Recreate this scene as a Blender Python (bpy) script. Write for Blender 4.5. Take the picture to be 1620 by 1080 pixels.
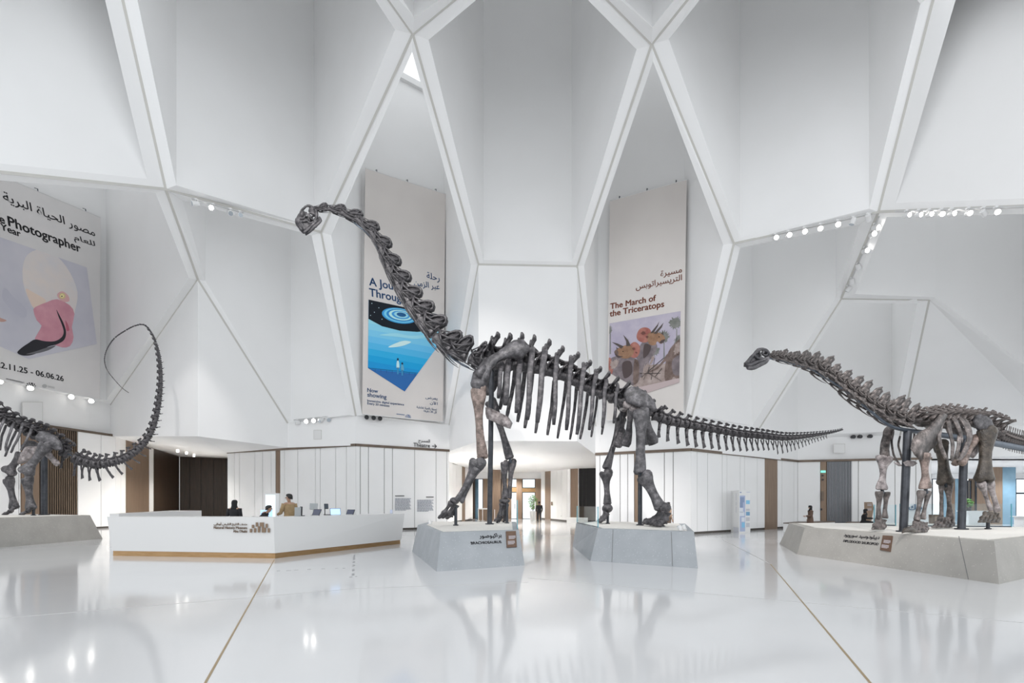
import bpy, bmesh, math, random, unicodedata
from mathutils import Vector, Matrix, noise
for o in list(bpy.data.objects): bpy.data.objects.remove(o)
SC = bpy.context.scene
COL = SC.collection
R = random.Random(7)
V = Vector
# ------------------------------------------------------------------ camera, sky, exposure
FPX, CX, CY, CZ = 765.0, 810.0, 795.0, 1.6      # focal length and horizon in pixels of a 1620x1080 frame, eye height
cam = bpy.data.objects.new('camera', bpy.data.cameras.new('camera'))
COL.objects.link(cam)
cam.location = (0, 0, CZ); cam.rotation_euler = (math.radians(90), 0, 0)
cam.data.sensor_width = 36.0; cam.data.lens = FPX/1620*36.0
cam.data.shift_y = (CY-540)/1620; cam.data.clip_end = 400; cam.data.clip_start = .1
SC.camera = cam
world = bpy.data.worlds.new('world'); SC.world = world; world.use_nodes = True
bg = world.node_tree.nodes['Background']
# pale overcast sky, a little cooler to the right
_n = world.node_tree.nodes; _l = world.node_tree.links
_tc = _n.new('ShaderNodeTexCoord'); _sx = _n.new('ShaderNodeSeparateXYZ'); _l.new(_tc.outputs['Generated'], _sx.inputs[0])
_mr = _n.new('ShaderNodeMapRange'); _mr.inputs[1].default_value = -1; _mr.inputs[2].default_value = 1; _l.new(_sx.outputs['X'], _mr.inputs[0])
_cr = _n.new('ShaderNodeValToRGB'); _cr.color_ramp.elements[0].color = (.955, .975, 1.0, 1); _cr.color_ramp.elements[1].color = (.93, .97, 1.0, 1)
_l.new(_mr.outputs[0], _cr.inputs['Fac']); _l.new(_cr.outputs['Color'], bg.inputs[0]); bg.inputs[1].default_value = 1.0
vs = SC.view_settings
vs.view_transform = 'Standard'; vs.look = 'None'; vs.gamma = 1; vs.exposure = 0.46
vs.use_curve_mapping = False
SC.cycles.max_bounces = 10; SC.cycles.diffuse_bounces = 7; SC.cycles.transparent_max_bounces = 8
SC.cycles.use_denoising = True

def P0(u, v, Y): return ((u-CX)*Y/FPX, Y, CZ+(CY-v)*Y/FPX)
def lamp(name, kind, loc, energy, target=None, size=1.0, size_y=None, color=(1,1,1), spot=None):
    d = bpy.data.lights.new(name, kind); o = bpy.data.objects.new(name, d); COL.objects.link(o)
    o.location = loc; d.energy = energy; d.color = color
    if kind == 'AREA':
        d.size = size
        if size_y: d.shape = 'RECTANGLE'; d.size_y = size_y
    elif kind == 'SPOT':
        d.spot_size = spot or 1.0; d.shadow_soft_size = size; d.spot_blend = .6
    if target is not None:
        o.rotation_euler = (V(target)-V(loc)).to_track_quat('-Z', 'Y').to_euler()
    return o
# ceiling lamps above the lobby and the corridor, then fill lamps for the gallery
for x, y in ((-23, 33), (-20, 36), (-25, 39), (-21, 30)): lamp('lobby_light', 'SPOT', (x, y, 5.0 if y > 31 else 4.7), 420, (x, y, 0), .12, color=(1, .95, .88), spot=2.4)
for x, y in ((-1.5, 34), (2.5, 34), (-.5, 41), (2, 41), (0, 46)): lamp('corridor_light', 'SPOT', (x, y, 4.6), 2300, (x, y, 0), .12, color=(1, .96, .9), spot=2.5)
for x, y in ((30, 34), (37, 34), (33, 40), (42, 40)): lamp('gallery_fill', 'SPOT', (x, y, 4.1), 500, (x, y, 0), .12, color=(.92, .96, 1), spot=2.5)  # added to brighten the far gallery on the right, no fittings there

# the hall's own spotlights, on the ribs over and behind the viewer, trained on the skeletons
for (p, t, e, s) in [((-5, 2, 15), P0(770, 600, 16), 9000, .55), ((3, 0, 15), P0(960, 650, 16), 10000, .5), ((-9, 4, 15), P0(590, 400, 16), 8000, .5), ((10, 1, 15), P0(1180, 690, 16.5), 7000, .4),
                     ((5, -1, 13), P0(1450, 730, 12.8), 7000, .42), ((9, 0, 14), P0(1530, 700, 13.8), 6000, .4), ((2, 2, 13), P0(1280, 600, 11.5), 4000, .4), ((-12, 5, 15), P0(60, 720, 20.5), 9000, .5), ((-10, 8, 15), P0(235, 620, 21), 6000, .4)]:
    lamp('skeleton_spot', 'SPOT', p, e*.5, t, .15, color=(1, .955, .93), spot=s)

# ------------------------------------------------------------------ geometry helpers
def P(u, v, Y):
    """the point of the hall at depth Y that the photograph shows at pixel (u, v)"""
    return V(((u-CX)*Y/FPX, Y, CZ+(CY-v)*Y/FPX))
def G(u, v):
    return P(u, v, CZ*FPX/(v-CY))
def XY(u, Y): return V(((u-CX)*Y/FPX, Y))
def hit(u, v, p, n):
    d = P(u, v, 1.0)-V((0, 0, CZ)); c = V((0, 0, CZ))
    return c+d*((V(p)-c).dot(n)/d.dot(n))

class MB:
    def __init__(s): s.v = []; s.f = []; s.m = []; s.cur = 0
    def add(s, vs, fs):
        b = len(s.v); s.v += [V(x) for x in vs]; s.f += [tuple(i+b for i in f) for f in fs]; s.m += [s.cur]*len(fs); return s
    def poly(s, pts): return s.add(pts, [tuple(range(len(pts)))])
    def hexa(s, b, t):
        """prism between two polygons with the same number of corners"""
        n = len(b); fs = [tuple(range(n))[::-1], tuple(range(n, 2*n))]
        fs += [(i, (i+1) % n, n+(i+1) % n, n+i) for i in range(n)]
        return s.add(list(b)+list(t), fs)
    def box(s, c, d, rz=0):
        M = Matrix.Rotation(rz, 3, 'Z'); c = V(c)
        q = [(-.5, -.5), (.5, -.5), (.5, .5), (-.5, .5)]
        return s.hexa([c+M@V((x*d[0], y*d[1], -d[2]/2)) for x, y in q], [c+M@V((x*d[0], y*d[1], d[2]/2)) for x, y in q])
    def prism(s, pts, z0, z1):
        return s.hexa([V((p[0], p[1], z0)) for p in pts], [V((p[0], p[1], z1)) for p in pts])
    def slab(s, a, b, z0, z1, t, off=0):
        """upright slab along the plan segment a-b, t thick on its left side"""
        a = V((a[0], a[1])); b = V((b[0], b[1])); d = (b-a).normalized(); n = V((-d.y, d.x))
        return s.prism([a+n*off, b+n*off, b+n*(off+t), a+n*(off+t)], z0, z1)
    def plate(s, pts, th):
        """polygon given thickness th along vector"""
        th = V(th); return s.hexa([V(p)-th/2 for p in pts], [V(p)+th/2 for p in pts])
    def tube(s, pts, rad, seg=8, ref=None, caps=True):
        """swept tube; rad per point is r or (r along ref, r across)"""
        pts = [V(p) for p in pts]; n = len(pts); vs = []; fs = []; last = None
        if not isinstance(rad, (list, tuple)): rad = [rad]*n
        for i, p in enumerate(pts):
            t = (pts[min(i+1, n-1)]-pts[max(i-1, 0)])
            t = t.normalized() if t.length > 1e-9 else V((0, 0, 1))
            r0 = V(ref) if ref is not None else (last if last is not None else (V((0, 0, 1)) if abs(t.z) < .9 else V((1, 0, 0))))
            a = r0-t*r0.dot(t)
            if a.length < 1e-6: a = t.orthogonal()
            a.normalize(); b = t.cross(a); last = a
            ra, rb = rad[i] if isinstance(rad[i], tuple) else (rad[i], rad[i])
            for k in range(seg):
                an = 2*math.pi*k/seg
                vs.append(p+a*(math.cos(an)*ra)+b*(math.sin(an)*rb))
        for i in range(n-1):
            for k in range(seg):
                j = (k+1) % seg; fs.append((i*seg+k, i*seg+j, (i+1)*seg+j, (i+1)*seg+k))
        if caps: fs += [tuple(range(seg))[::-1], tuple(range((n-1)*seg, n*seg))]
        return s.add(vs, fs)
    def ball(s, c, r, seg=10, rings=6, M=None):
        c = V(c); r = V(r) if isinstance(r, (tuple, list, Vector)) else V((r, r, r)); vs = []; fs = []
        for i in range(rings+1):
            th = math.pi*i/rings
            for k in range(seg):
                ph = 2*math.pi*k/seg; q = V((r.x*math.sin(th)*math.cos(ph), r.y*math.sin(th)*math.sin(ph), r.z*math.cos(th)))
                vs.append(c+(M@q if M else q))
        for i in range(rings):
            for k in range(seg):
                j = (k+1) % seg; fs.append((i*seg+k, (i+1)*seg+k, (i+1)*seg+j, i*seg+j))
        return s.add(vs, fs)
    def loft(s, rings):
        """rings: lists of equal length of points"""
        k = len(rings[0]); vs = [p for r in rings for p in r]; fs = []
        for i in range(len(rings)-1):
            for j in range(k):
                q = (j+1) % k; fs.append((i*k+j, i*k+q, (i+1)*k+q, (i+1)*k+j))
        fs += [tuple(range(k))[::-1], tuple(range((len(rings)-1)*k, len(rings)*k))]
        return s.add(vs, fs)
    def wobble(s, amp, sc, seed=0.0):
        for p in s.v:
            q = p*sc+V((seed, seed*2, -seed)); p += noise.noise_vector(q)*amp
        return s
    def build(s, name, mat, parent=None, smooth=False, kind=None, fix=True):
        me = bpy.data.meshes.new(name)
        off = V((0, 0, 0))
        if parent is not None:
            off = wloc(parent)
        me.from_pydata([tuple(p-off) for p in s.v], [], s.f)
        mats = mat if isinstance(mat, (list, tuple)) else [mat]
        for m in mats: me.materials.append(m)
        for i, p in enumerate(me.polygons):
            p.material_index = s.m[i]; p.use_smooth = smooth
        if fix:
            b = bmesh.new(); b.from_mesh(me)
            bmesh.ops.recalc_face_normals(b, faces=b.faces); b.to_mesh(me); b.free()
        o = bpy.data.objects.new(name, me); COL.objects.link(o)
        if parent is not None: o.parent = parent
        if kind: o['kind'] = kind
        return o
def wloc(o):
    l = V(o.location)
    while o.parent: o = o.parent; l = l+V(o.location)
    return l
def tag(o, label, cat, group=None, kind=None):
    o['label'] = label; o['category'] = cat
    if group: o['group'] = group
    if kind: o['kind'] = kind
    return o
def thing(name, label, cat, loc=(0, 0, 0), group=None):
    o = bpy.data.objects.new(name, None); COL.objects.link(o); o.location = loc; o.empty_display_size = .2
    return tag(o, label, cat, group)

# ------------------------------------------------------------------ materials
def mat(name, col, rough=.6, metal=0.0, spec=.5, emit=None, es=1.0, alpha=None, trans=0):
    m = bpy.data.materials.new(name); m.use_nodes = True; b = m.node_tree.nodes['Principled BSDF']
    b.inputs['Base Color'].default_value = (*col, 1); b.inputs['Roughness'].default_value = rough
    b.inputs['Metallic'].default_value = metal; b.inputs['Specular IOR Level'].default_value = spec
    if emit: b.inputs['Emission Color'].default_value = (*emit, 1); b.inputs['Emission Strength'].default_value = es
    if trans: b.inputs['Transmission Weight'].default_value = trans
    return m
def noisy(m, cols, scale=4, detail=6, bump=0, stretch=(1, 1, 1), bscale=None, rough=.6, pos=None, dist=.02):
    """mottle the base colour of m between the given colours with object-space noise"""
    nt = m.node_tree; N = nt.nodes; L = nt.links; b = N['Principled BSDF']
    tc = N.new('ShaderNodeTexCoord'); mp = N.new('ShaderNodeMapping'); mp.inputs['Scale'].default_value = stretch
    L.new(tc.outputs['Object'], mp.inputs['Vector'])
    n = N.new('ShaderNodeTexNoise'); n.inputs['Scale'].default_value = scale; n.inputs['Detail'].default_value = detail; n.inputs['Roughness'].default_value = rough
    L.new(mp.outputs[0], n.inputs['Vector'])
    r = N.new('ShaderNodeValToRGB'); e = r.color_ramp.elements
    pos = pos or [.3+.4*i/(len(cols)-1) for i in range(len(cols))]
    while len(e) < len(cols): e.new(.5)
    for i, c in enumerate(cols): e[i].position = pos[i]; e[i].color = (*c, 1)
    L.new(n.outputs['Fac'], r.inputs['Fac']); L.new(r.outputs['Color'], b.inputs['Base Color'])
    if bump:
        n2 = N.new('ShaderNodeTexNoise'); n2.inputs['Scale'].default_value = bscale or scale*4; n2.inputs['Detail'].default_value = 5
        L.new(mp.outputs[0], n2.inputs['Vector'])
        bu = N.new('ShaderNodeBump'); bu.inputs['Strength'].default_value = bump; bu.inputs['Distance'].default_value = dist
        L.new(n2.outputs['Fac'], bu.inputs['Height']); L.new(bu.outputs['Normal'], b.inputs['Normal'])
    return m
M_PAINT = noisy(mat('white_paint', (.8, .8, .8), .75, spec=.25), [(.87, .87, .868), (.895, .895, .895)], .35, 2)
M_PANEL = noisy(mat('white_wall_panel', (.82, .82, .82), .5, spec=.4), [(.85, .85, .845), (.88, .88, .88)], .5, 2)
M_JOINT = mat('shadow_joint', (.10, .09, .08), .9)
M_GROOVE = mat('grey_groove', (.58, .57, .54), .9)
M_BRONZE = noisy(mat('bronze_trim', (.16, .12, .09), .45, .4), [(.13, .10, .08), (.19, .145, .11)], 2, 3)
M_BRASS = noisy(mat('brushed_brass', (.42, .27, .13), .38, .75), [(.36, .22, .10), (.48, .31, .16)], 3, 4, stretch=(1, 1, 8))
M_WOOD = noisy(mat('brown_bronze_panel', (.27, .19, .13), .45, .25), [(.21, .145, .10), (.29, .205, .145)], 2, 5, stretch=(6, 6, .4))
M_DARKWOOD = noisy(mat('dark_walnut_panel', (.07, .045, .03), .35, .1), [(.045, .03, .02), (.085, .055, .035)], 2, 5, stretch=(6, 6, .4))
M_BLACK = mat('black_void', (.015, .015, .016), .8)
M_STEEL = noisy(mat('blue_grey_steel', (.10, .12, .15), .4, .6), [(.08, .10, .13), (.13, .155, .19)], 5, 3)
M_POST = noisy(mat('graphite_steel', (.05, .055, .065), .4, .5), [(.038, .042, .05), (.07, .076, .088)], 5, 3)
M_DARKSTEEL = mat('dark_steel', (.05, .06, .075), .4, .5)
M_WHITE = mat('white_lacquer', (.76, .76, .755), .3)
M_SPOTW = mat('white_spot_housing', (.75, .75, .75), .4)
M_SPOTK = mat('black_spot_housing', (.02, .02, .022), .4)
M_LIT = mat('lit_lamp_lens', (1, 1, 1), .3, emit=(1, .97, .92), es=9)
M_LENS = mat('unlit_lamp_lens', (.5, .55, .6), .1, .3)
M_GLASSB = noisy(mat('blue_tinted_glass', (.2, .33, .43), .15, .3), [(.14, .25, .34), (.26, .42, .53)], .5, 3)
M_SEAM = mat('stone_seam', (.2, .2, .2), .9)
M_SAND = noisy(mat('pale_sand_bed', (.72, .70, .66), .9), [(.68, .66, .62), (.76, .74, .70)], 8, 6, .2)
def stone(name, a, b):
    m = noisy(mat(name, a, .7), [a, b], 1.5, 8, .12, bscale=40, dist=.01)
    nt = m.node_tree; N = nt.nodes; L = nt.links; pb = N['Principled BSDF']
    src = pb.inputs['Base Color'].links[0].from_socket
    tc = [x for x in N if x.type == 'TEX_COORD'][0]
    vo = N.new('ShaderNodeTexVoronoi'); vo.inputs['Scale'].default_value = 14; L.new(tc.outputs['Object'], vo.inputs['Vector'])
    rp = N.new('ShaderNodeValToRGB'); rp.color_ramp.elements[0].position = .08; rp.color_ramp.elements[1].position = .2
    rp.color_ramp.elements[0].color = (1, 1, 1, 1); rp.color_ramp.elements[1].color = (0, 0, 0, 1)
    L.new(vo.outputs['Distance'], rp.inputs['Fac'])
    mx = N.new('ShaderNodeMix'); mx.data_type = 'RGBA'; L.new(rp.outputs['Color'], mx.inputs[0])
    L.new(src, mx.inputs[6]); mx.inputs[7].default_value = (min(1, b[0]*1.25), min(1, b[1]*1.25), min(1, b[2]*1.25), 1)
    L.new(mx.outputs[2], pb.inputs['Base Color'])
    return m
M_STONE = stone('blue_grey_terrazzo', (.33, .352, .375), (.40, .422, .445))
M_STONEW = stone('warm_grey_terrazzo', (.34, .328, .305), (.41, .395, .37))
def glass_mat(name, col, fac):
    m = bpy.data.materials.new(name); m.use_nodes = True; nt = m.node_tree; nt.nodes.clear()
    o = nt.nodes.new('ShaderNodeOutputMaterial'); t = nt.nodes.new('ShaderNodeBsdfTransparent'); g = nt.nodes.new('ShaderNodeBsdfGlossy')
    t.inputs[0].default_value = (*col, 1); g.inputs['Roughness'].default_value = .02
    f = nt.nodes.new('ShaderNodeLayerWeight'); f.inputs[0].default_value = .25
    pw = nt.nodes.new('ShaderNodeMath'); pw.operation = 'POWER'; pw.inputs[1].default_value = 3; nt.links.new(f.outputs['Facing'], pw.inputs[0])
    ad = nt.nodes.new('ShaderNodeMath'); ad.operation = 'MULTIPLY_ADD'; ad.inputs[1].default_value = .5; ad.inputs[2].default_value = fac; nt.links.new(pw.outputs[0], ad.inputs[0])
    mx = nt.nodes.new('ShaderNodeMixShader'); nt.links.new(ad.outputs[0], mx.inputs[0]); nt.links.new(t.outputs[0], mx.inputs[1]); nt.links.new(g.outputs[0], mx.inputs[2])
    nt.links.new(mx.outputs[0], o.inputs[0]); return m
M_GLASS = glass_mat('clear_glass', (.93, .97, .98), .04)
M_GLASSD = glass_mat('window_glass', (.97, .99, 1), .02)
def floor_mat():
    m = noisy(mat('polished_white_terrazzo', (.8, .8, .8), .09, spec=.6), [(.64, .645, .655), (.69, .69, .695)], .25, 3)
    return m
M_FLOOR = floor_mat()

# ------------------------------------------------------------------ lettering
_forms = {}
for cp in range(0xFE80, 0xFEFD):
    d = unicodedata.decomposition(chr(cp)).split()
    if d: _forms[(d[0], ''.join(chr(int(x, 16)) for x in d[1:]))] = chr(cp)
def arabic(s):
    """joined letter forms in left-to-right drawing order"""
    s = ''.join(c for c in s if not 0x64B <= ord(c) <= 0x652)
    toks = []; i = 0
    while i < len(s):
        if s[i] == '\u0644' and i+1 < len(s) and ('<isolated>', s[i:i+2]) in _forms: toks.append(s[i:i+2]); i += 2
        else: toks.append(s[i]); i += 1
    out = []
    fwd = lambda t: ('<initial>', t) in _forms
    ar = lambda t: ('<isolated>', t) in _forms
    bak = lambda t: ('<final>', t) in _forms
    for k, t in enumerate(toks):
        if not ar(t): out.append(t); continue
        pj = k > 0 and fwd(toks[k-1]) and bak(t)
        nj = k+1 < len(toks) and fwd(t) and bak(toks[k+1])
        out.append(_forms[('<medial>' if pj and nj else '<final>' if pj else '<initial>' if nj else '<isolated>', t)])
    out = out[::-1]; res = []; num = []
    for c in out:
        if c.isdigit(): num.insert(0, c)
        else: res += num; num = []; res.append(c)
    return ''.join(res+num)
def lettering(txt, size, m, origin, right, up, parent, name='lettering', align='LEFT', bold=0, ar=False, width=None, ext=.004, vs=1.0):
    c = bpy.data.curves.new('t', 'FONT'); c.body = arabic(txt) if ar else txt
    c.size = size; c.align_x = align;  c.extrude = ext; c.resolution_u = 3
    t = bpy.data.objects.new('t', c); COL.objects.link(t)
    bpy.context.view_layer.update()
    me = bpy.data.meshes.new_from_object(t.evaluated_get(bpy.context.evaluated_depsgraph_get()))
    bpy.data.objects.remove(t); bpy.data.curves.remove(c)
    if bold:                                         # heavier strokes: the outline laid down again, slightly shifted
        vs0 = [v.co.copy() for v in me.vertices]; fs0 = [tuple(p.vertices) for p in me.polygons]; vv = []; ff = []
        for dx, dy in ((-bold, 0), (bold, 0), (0, bold*.8), (0, -bold*.8)):
            o_ = len(vv); vv += [(q.x+dx*size, q.y+dy*size, q.z) for q in vs0]; ff += [tuple(i+o_ for i in f) for f in fs0]
        me = bpy.data.meshes.new(name); me.from_pydata(vv, [], ff)
    rt = V(right).normalized(); u = V(up); u = (u-rt*u.dot(rt)).normalized(); n = rt.cross(u)
    xs = [v.co.x for v in me.vertices] or [0]; k = 1.0; x0 = min(xs) if width else 0
    if width: k = width/max(1e-6, max(xs)-min(xs))
    off = wloc(parent) if parent else V((0, 0, 0))
    for v in me.vertices: v.co = V(origin)+rt*((v.co.x-x0)*k)+u*v.co.y*k*vs+n*(v.co.z+ext)-off
    me.materials.clear(); me.materials.append(m)
    o = bpy.data.objects.new(name, me); COL.objects.link(o)
    if parent: o.parent = parent
    return o
M_INK = mat('dark_ink', (.035, .035, .04), .6)
M_INKB = mat('blue_ink', (.05, .13, .30), .6)
M_INKR = mat('rust_ink', (.30, .10, .06), .6)
# ================================================================== the hall
st = lambda mb, name, m, smooth=False: mb.build(name, m, kind='structure', smooth=smooth)
# floor
st(MB().poly([(-60, -14, 0), (60, -14, 0), (60, 75, 0), (-60, 75, 0)]), 'floor', M_FLOOR)
def strip(a, b, w, m, name, z=.004):
    a = V((a[0], a[1], 0)); b = V((b[0], b[1], 0)); d = (b-a).normalized(); n = V((-d.y, d.x, 0))*w/2
    mb = MB(); mb.hexa([a-n, b-n, b+n, a+n], [q+V((0, 0, z)) for q in (a-n, b-n, b+n, a+n)]); return st(mb, name, m)
M_INLAY = mat('brass_floor_inlay', (.45, .34, .20), .4, .6)
M_FJOINT = mat('floor_joint', (.52, .52, .52), .5)
g1, g2 = G(434, 885), G(326, 1078); strip(g1, g2+(g2-g1)*.6, .022, M_INLAY, 'trim_1')
g1, g2 = G(1219, 892), G(1375, 1078); strip(g1, g2+(g2-g1)*.6, .022, M_INLAY, 'trim_2')
strip(G(1219, 892), G(1130, 846), .03, M_FJOINT, 'trim_3')
strip(G(0, 978), G(395, 945), .012, M_FJOINT, 'trim_4')
strip(G(395, 945), G(560, 931), .012, M_FJOINT, 'trim_5')
strip(G(560, 931), G(835, 921), .012, M_FJOINT, 'trim_6')
strip(G(835, 914), G(1262, 952), .012, M_FJOINT, 'trim_7')
strip(G(1262, 952), G(1619, 985), .012, M_FJOINT, 'trim_8')
strip(G(560, 877), G(640, 866), .012, M_FJOINT, 'trim_9')

# the vault: corners of the cells on plan and in height
import numpy as np
N = {'NL': (-80, 264, 14), 'X1': (-140, -170, 12), 'N20': (160, -150, 15), 'N1': (262, 299, 19), 'N2': (313, 442, 23.3), 'N3': (175, 640, 31),
     'LL': (-80, 585, 22.9), 'N4': (455, 669, 28.1), 'N5': (508, 367, 24.5), 'N6': (563, 658, 27), 'N7': (711, 672, 30), 'N8': (757, 418, 24.7),
     'N9': (913, 421, 24.7), 'N10': (942, 674, 26.7), 'N11': (1093, 664, 24.4), 'N12': (1161, 385, 22), 'N13': (1390, 335, 19),
     'N14': (1331, 472, 24), 'N15': (1470, 474, 23), 'N16': (1198, 682, 28), 'M': (1262, 693, 31.2), 'N17': (1424, 688, 30.3),
     'N18': (653, 54, 18), 'N19': (1031, 70, 18), 'T12': (852, -110, 15), 'TL': (551, -90, 15), 'TR': (1150, -78, 15), 'T5': (1410, -85, 14.5),
     'N21': (1480, -14, 16), 'NR': (1700, 323, 14), 'E1': (1660, 610, 22), 'X2': (1770, -160, 12), 'XV': (700, -260, 11), 'XW': (1010, -260, 11)}
n3 = {k: P(*v) for k, v in N.items()}
ZTOP = 31.0
def cell(spec, zt=ZTOP, cap=True, name='ceiling', sky=.45, fix={}):
    out = [n3[k] for k, _ in spec]; c0 = sum(out, V((0, 0, 0)))/len(out)
    _, _, vt = np.linalg.svd(np.array([tuple(p-c0) for p in out])); nrm = V(vt[2])          # plane the rim of the cell lies in
    inn = []
    for (k, px), o_ in zip(spec, out):
        q = hit(px[0], px[1], o_, nrm); q = P(px[0], px[1], fix.get(k) or max(o_.y-1.6, min(o_.y+1.6, q.y))); inn.append(q)
    mb = MB(); n = len(out)
    for i in range(n):
        j = (i+1) % n
        mb.poly([out[i], out[j], inn[j], inn[i]])
        mb.poly([inn[i], inn[j], V((inn[j].x, inn[j].y, zt)), V((inn[i].x, inn[i].y, zt))])
    if cap:                                          # unseen roof of the shaft; opening added and sized to light its walls
        c = sum(inn, V((0, 0, 0)))/n; hole = [V((c.x+(p.x-c.x)*sky, c.y+(p.y-c.y)*sky, zt)) for p in inn]
        for i in range(n):
            j = (i+1) % n; a, b = inn[i], inn[j]; mb.poly([V((a.x, a.y, zt)), V((b.x, b.y, zt)), hole[j], hole[i]])
    st(mb, name, M_PAINT); return inn
cell([('NL', (-80, 250)), ('N1', (233, 283)), ('N20', (133, -140)), ('X1', (-110, -150))])
cell([('N1', (279, 293)), ('N5', (497, 359)), ('N18', (625, 47)), ('TL', (541, -80)), ('N20', (188, -140))])
inLB = cell([('NL', (-80, 279)), ('N1', (246, 305)), ('N2', (299, 440)), ('N3', (168, 633)), ('LL', (-80, 578))], zt=24.5, sky=.85)
cell([('N1', (289, 317)), ('N2', (325, 444)), ('N4', (460, 667)), ('N6', (553, 656)), ('N5', (493, 372))], fix={'N1': 20.2}, zt=21.5, sky=.85)
inB1 = cell([('N18', (652, 82)), ('N5', (524, 372)), ('N6', (573, 656)), ('N7', (703, 670)), ('N8', (745, 419))], zt=26.3, cap=False)
cell([('N18', (678, 63)), ('N8', (765, 411)), ('N9', (905, 414)), ('N19', (1007, 78)), ('T12', (850, -81))])
inB2 = cell([('N19', (1033, 97)), ('N9', (924, 420)), ('N10', (946, 671)), ('N11', (1083, 661)), ('N12', (1144, 387))], zt=27.5, sky=.9)
cell([('N19', (1058, 62)), ('N12', (1171, 376)), ('N13', (1375, 330)), ('N21', (1456, 6)), ('T5', (1395, -60)), ('TR', (1150, -55))])
cell([('N12', (1171, 392)), ('N11', (1103, 657)), ('N16', (1190, 673)), ('N14', (1322, 471)), ('N13', (1361, 354))], fix={'N13': 20.1}, zt=21.5, sky=.85)
cell([('N14', (1335, 479)), ('N16', (1206, 678)), ('M', (1262, 688)), ('N17', (1411, 682)), ('N15', (1451, 480))], zt=18.5, sky=.9)
cell([('N13', (1403, 343)), ('N14', (1353, 465)), ('N15', (1479, 470)), ('E1', (1661, 607)), ('NR', (1700, 337))], zt=21, sky=.9)
cell([('N21', (1516, -14)), ('N13', (1417, 321)), ('NR', (1700, 311)), ('X2', (1760, -140))])
cell([('TL', (577, -95)), ('N18', (655, 27)), ('T12', (828, -97)), ('XV', (700, -225))])
cell([('T12', (880, -108)), ('N19', (1032, 43)), ('TR', (1139, -90)), ('XW', (1010, -225))])
# skylight over the tall cell with the blue banner: a frame and a glazed slope
mb = MB(); ring = [V((p.x, p.y, 26.3)) for p in inB1]
for i in range(len(ring)):
    a, b = ring[i], ring[(i+1) % len(ring)]; d = (b-a).normalized(); nn = V((-d.y, d.x, 0))*.2
    mb.hexa([a-nn, b-nn, b+nn, a+nn], [q+V((0, 0, .35)) for q in (a-nn, b-nn, b+nn, a+nn)])
st(mb, 'window_1', M_WHITE)
# ribs: thin groove down the middle of every rib
def groove(a, b, w=.09, k=1):
    A, B = n3[a], n3[b]; d = (B-A).normalized(); c = V((0, 0, CZ+6)); to = (V((0, 2, 4))-(A+B)/2); to = (to-d*to.dot(d)).normalized(); s = d.cross(to)*w/2
    f = to*.05; mb = MB(); mb.hexa([A-s-f, B-s-f, B+s-f, A+s-f], [A-s+f*.6, B-s+f*.6, B+s+f*.6, A+s+f*.6]); st(mb, 'trim_%d' % k, M_GROOVE)
ribs = ['NL N1', 'N20 N1', 'N1 N2', 'N1 N5', 'N5 N18', 'N18 TL', 'N18 T12', 'N5 N6', 'N18 N8', 'N8 N7', 'N8 N9', 'N9 N19', 'N9 N10', 'N19 T12', 'N19 TR',
        'N19 N12', 'N12 N11', 'N12 N13', 'N13 N21', 'N13 NR', 'N14 N16', 'N14 N15', 'N15 N17', 'N2 N3', 'N2 N4', 'N13 N14', 'N21 T5']
for i, r in enumerate(ribs): groove(*r.split(), k=20+i)
# hanging prism faces between the cells
zS = 4.75
def at_z(p, z): return V((p.x, p.y, z))
def px_z(u, Y, z): return V(((u-CX)*Y/FPX, Y, z))
def wallpoly(polys, name, m=None):
    mb = MB()
    for p in polys: mb.poly(p)
    return mb.build(name, m or M_PAINT, kind='structure', fix=False)
zL, zR, zW = 4.8, 4.25, 5.86                         # height of the bronze line behind the desk, right and left
A0 = at_z(n3['N3'], zW); A1 = px_z(313, 23.3, zL); A2 = px_z(455, 28.1, zL)
wallpoly([[n3['N3'], n3['N2'], A1, A0], [n3['N2'], n3['N4'], A2, A1]], 'wall_lobby')
N7b = at_z(n3['N7'], zL); N8b = at_z(n3['N8'], zS); N9b = at_z(n3['N9'], zS); N10b = at_z(n3['N10'], zR)
wallpoly([[n3['N7'], n3['N8'], N8b, N7b], [n3['N8'], n3['N9'], N9b, N8b], [n3['N9'], n3['N10'], N10b, N9b]], 'wall_center')
# band between the bronze line and the ledge
LLb = at_z(n3['LL'], zW); N3b = at_z(n3['N3'], zW); N4b = at_z(n3['N4'], zL); N6b = at_z(n3['N6'], zL)
N11b, N16b, Mb, N17b = [at_z(n3[k], zR) for k in ('N11', 'N16', 'M', 'N17')]
wallpoly([[n3['LL'], n3['N3'], N3b, LLb]], 'wall_left')
wallpoly([[n3['N4'], n3['N6'], N6b, N4b], [n3['N6'], n3['N7'], N7b, N6b]], 'wall_theatre')
wallpoly([[n3['N10'], n3['N11'], N11b, N10b], [n3['N11'], n3['N16'], N16b, N11b], [n3['N16'], n3['M'], Mb, N16b], [n3['M'], n3['N17'], N17b, Mb]], 'wall_right')
RQ = P(1660, 668, 26.5)
wallpoly([[n3['N15'], n3['E1'], RQ, n3['N17']], [n3['N17'], RQ, at_z(RQ, zR), N17b]], 'wall_far_right')

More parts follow.
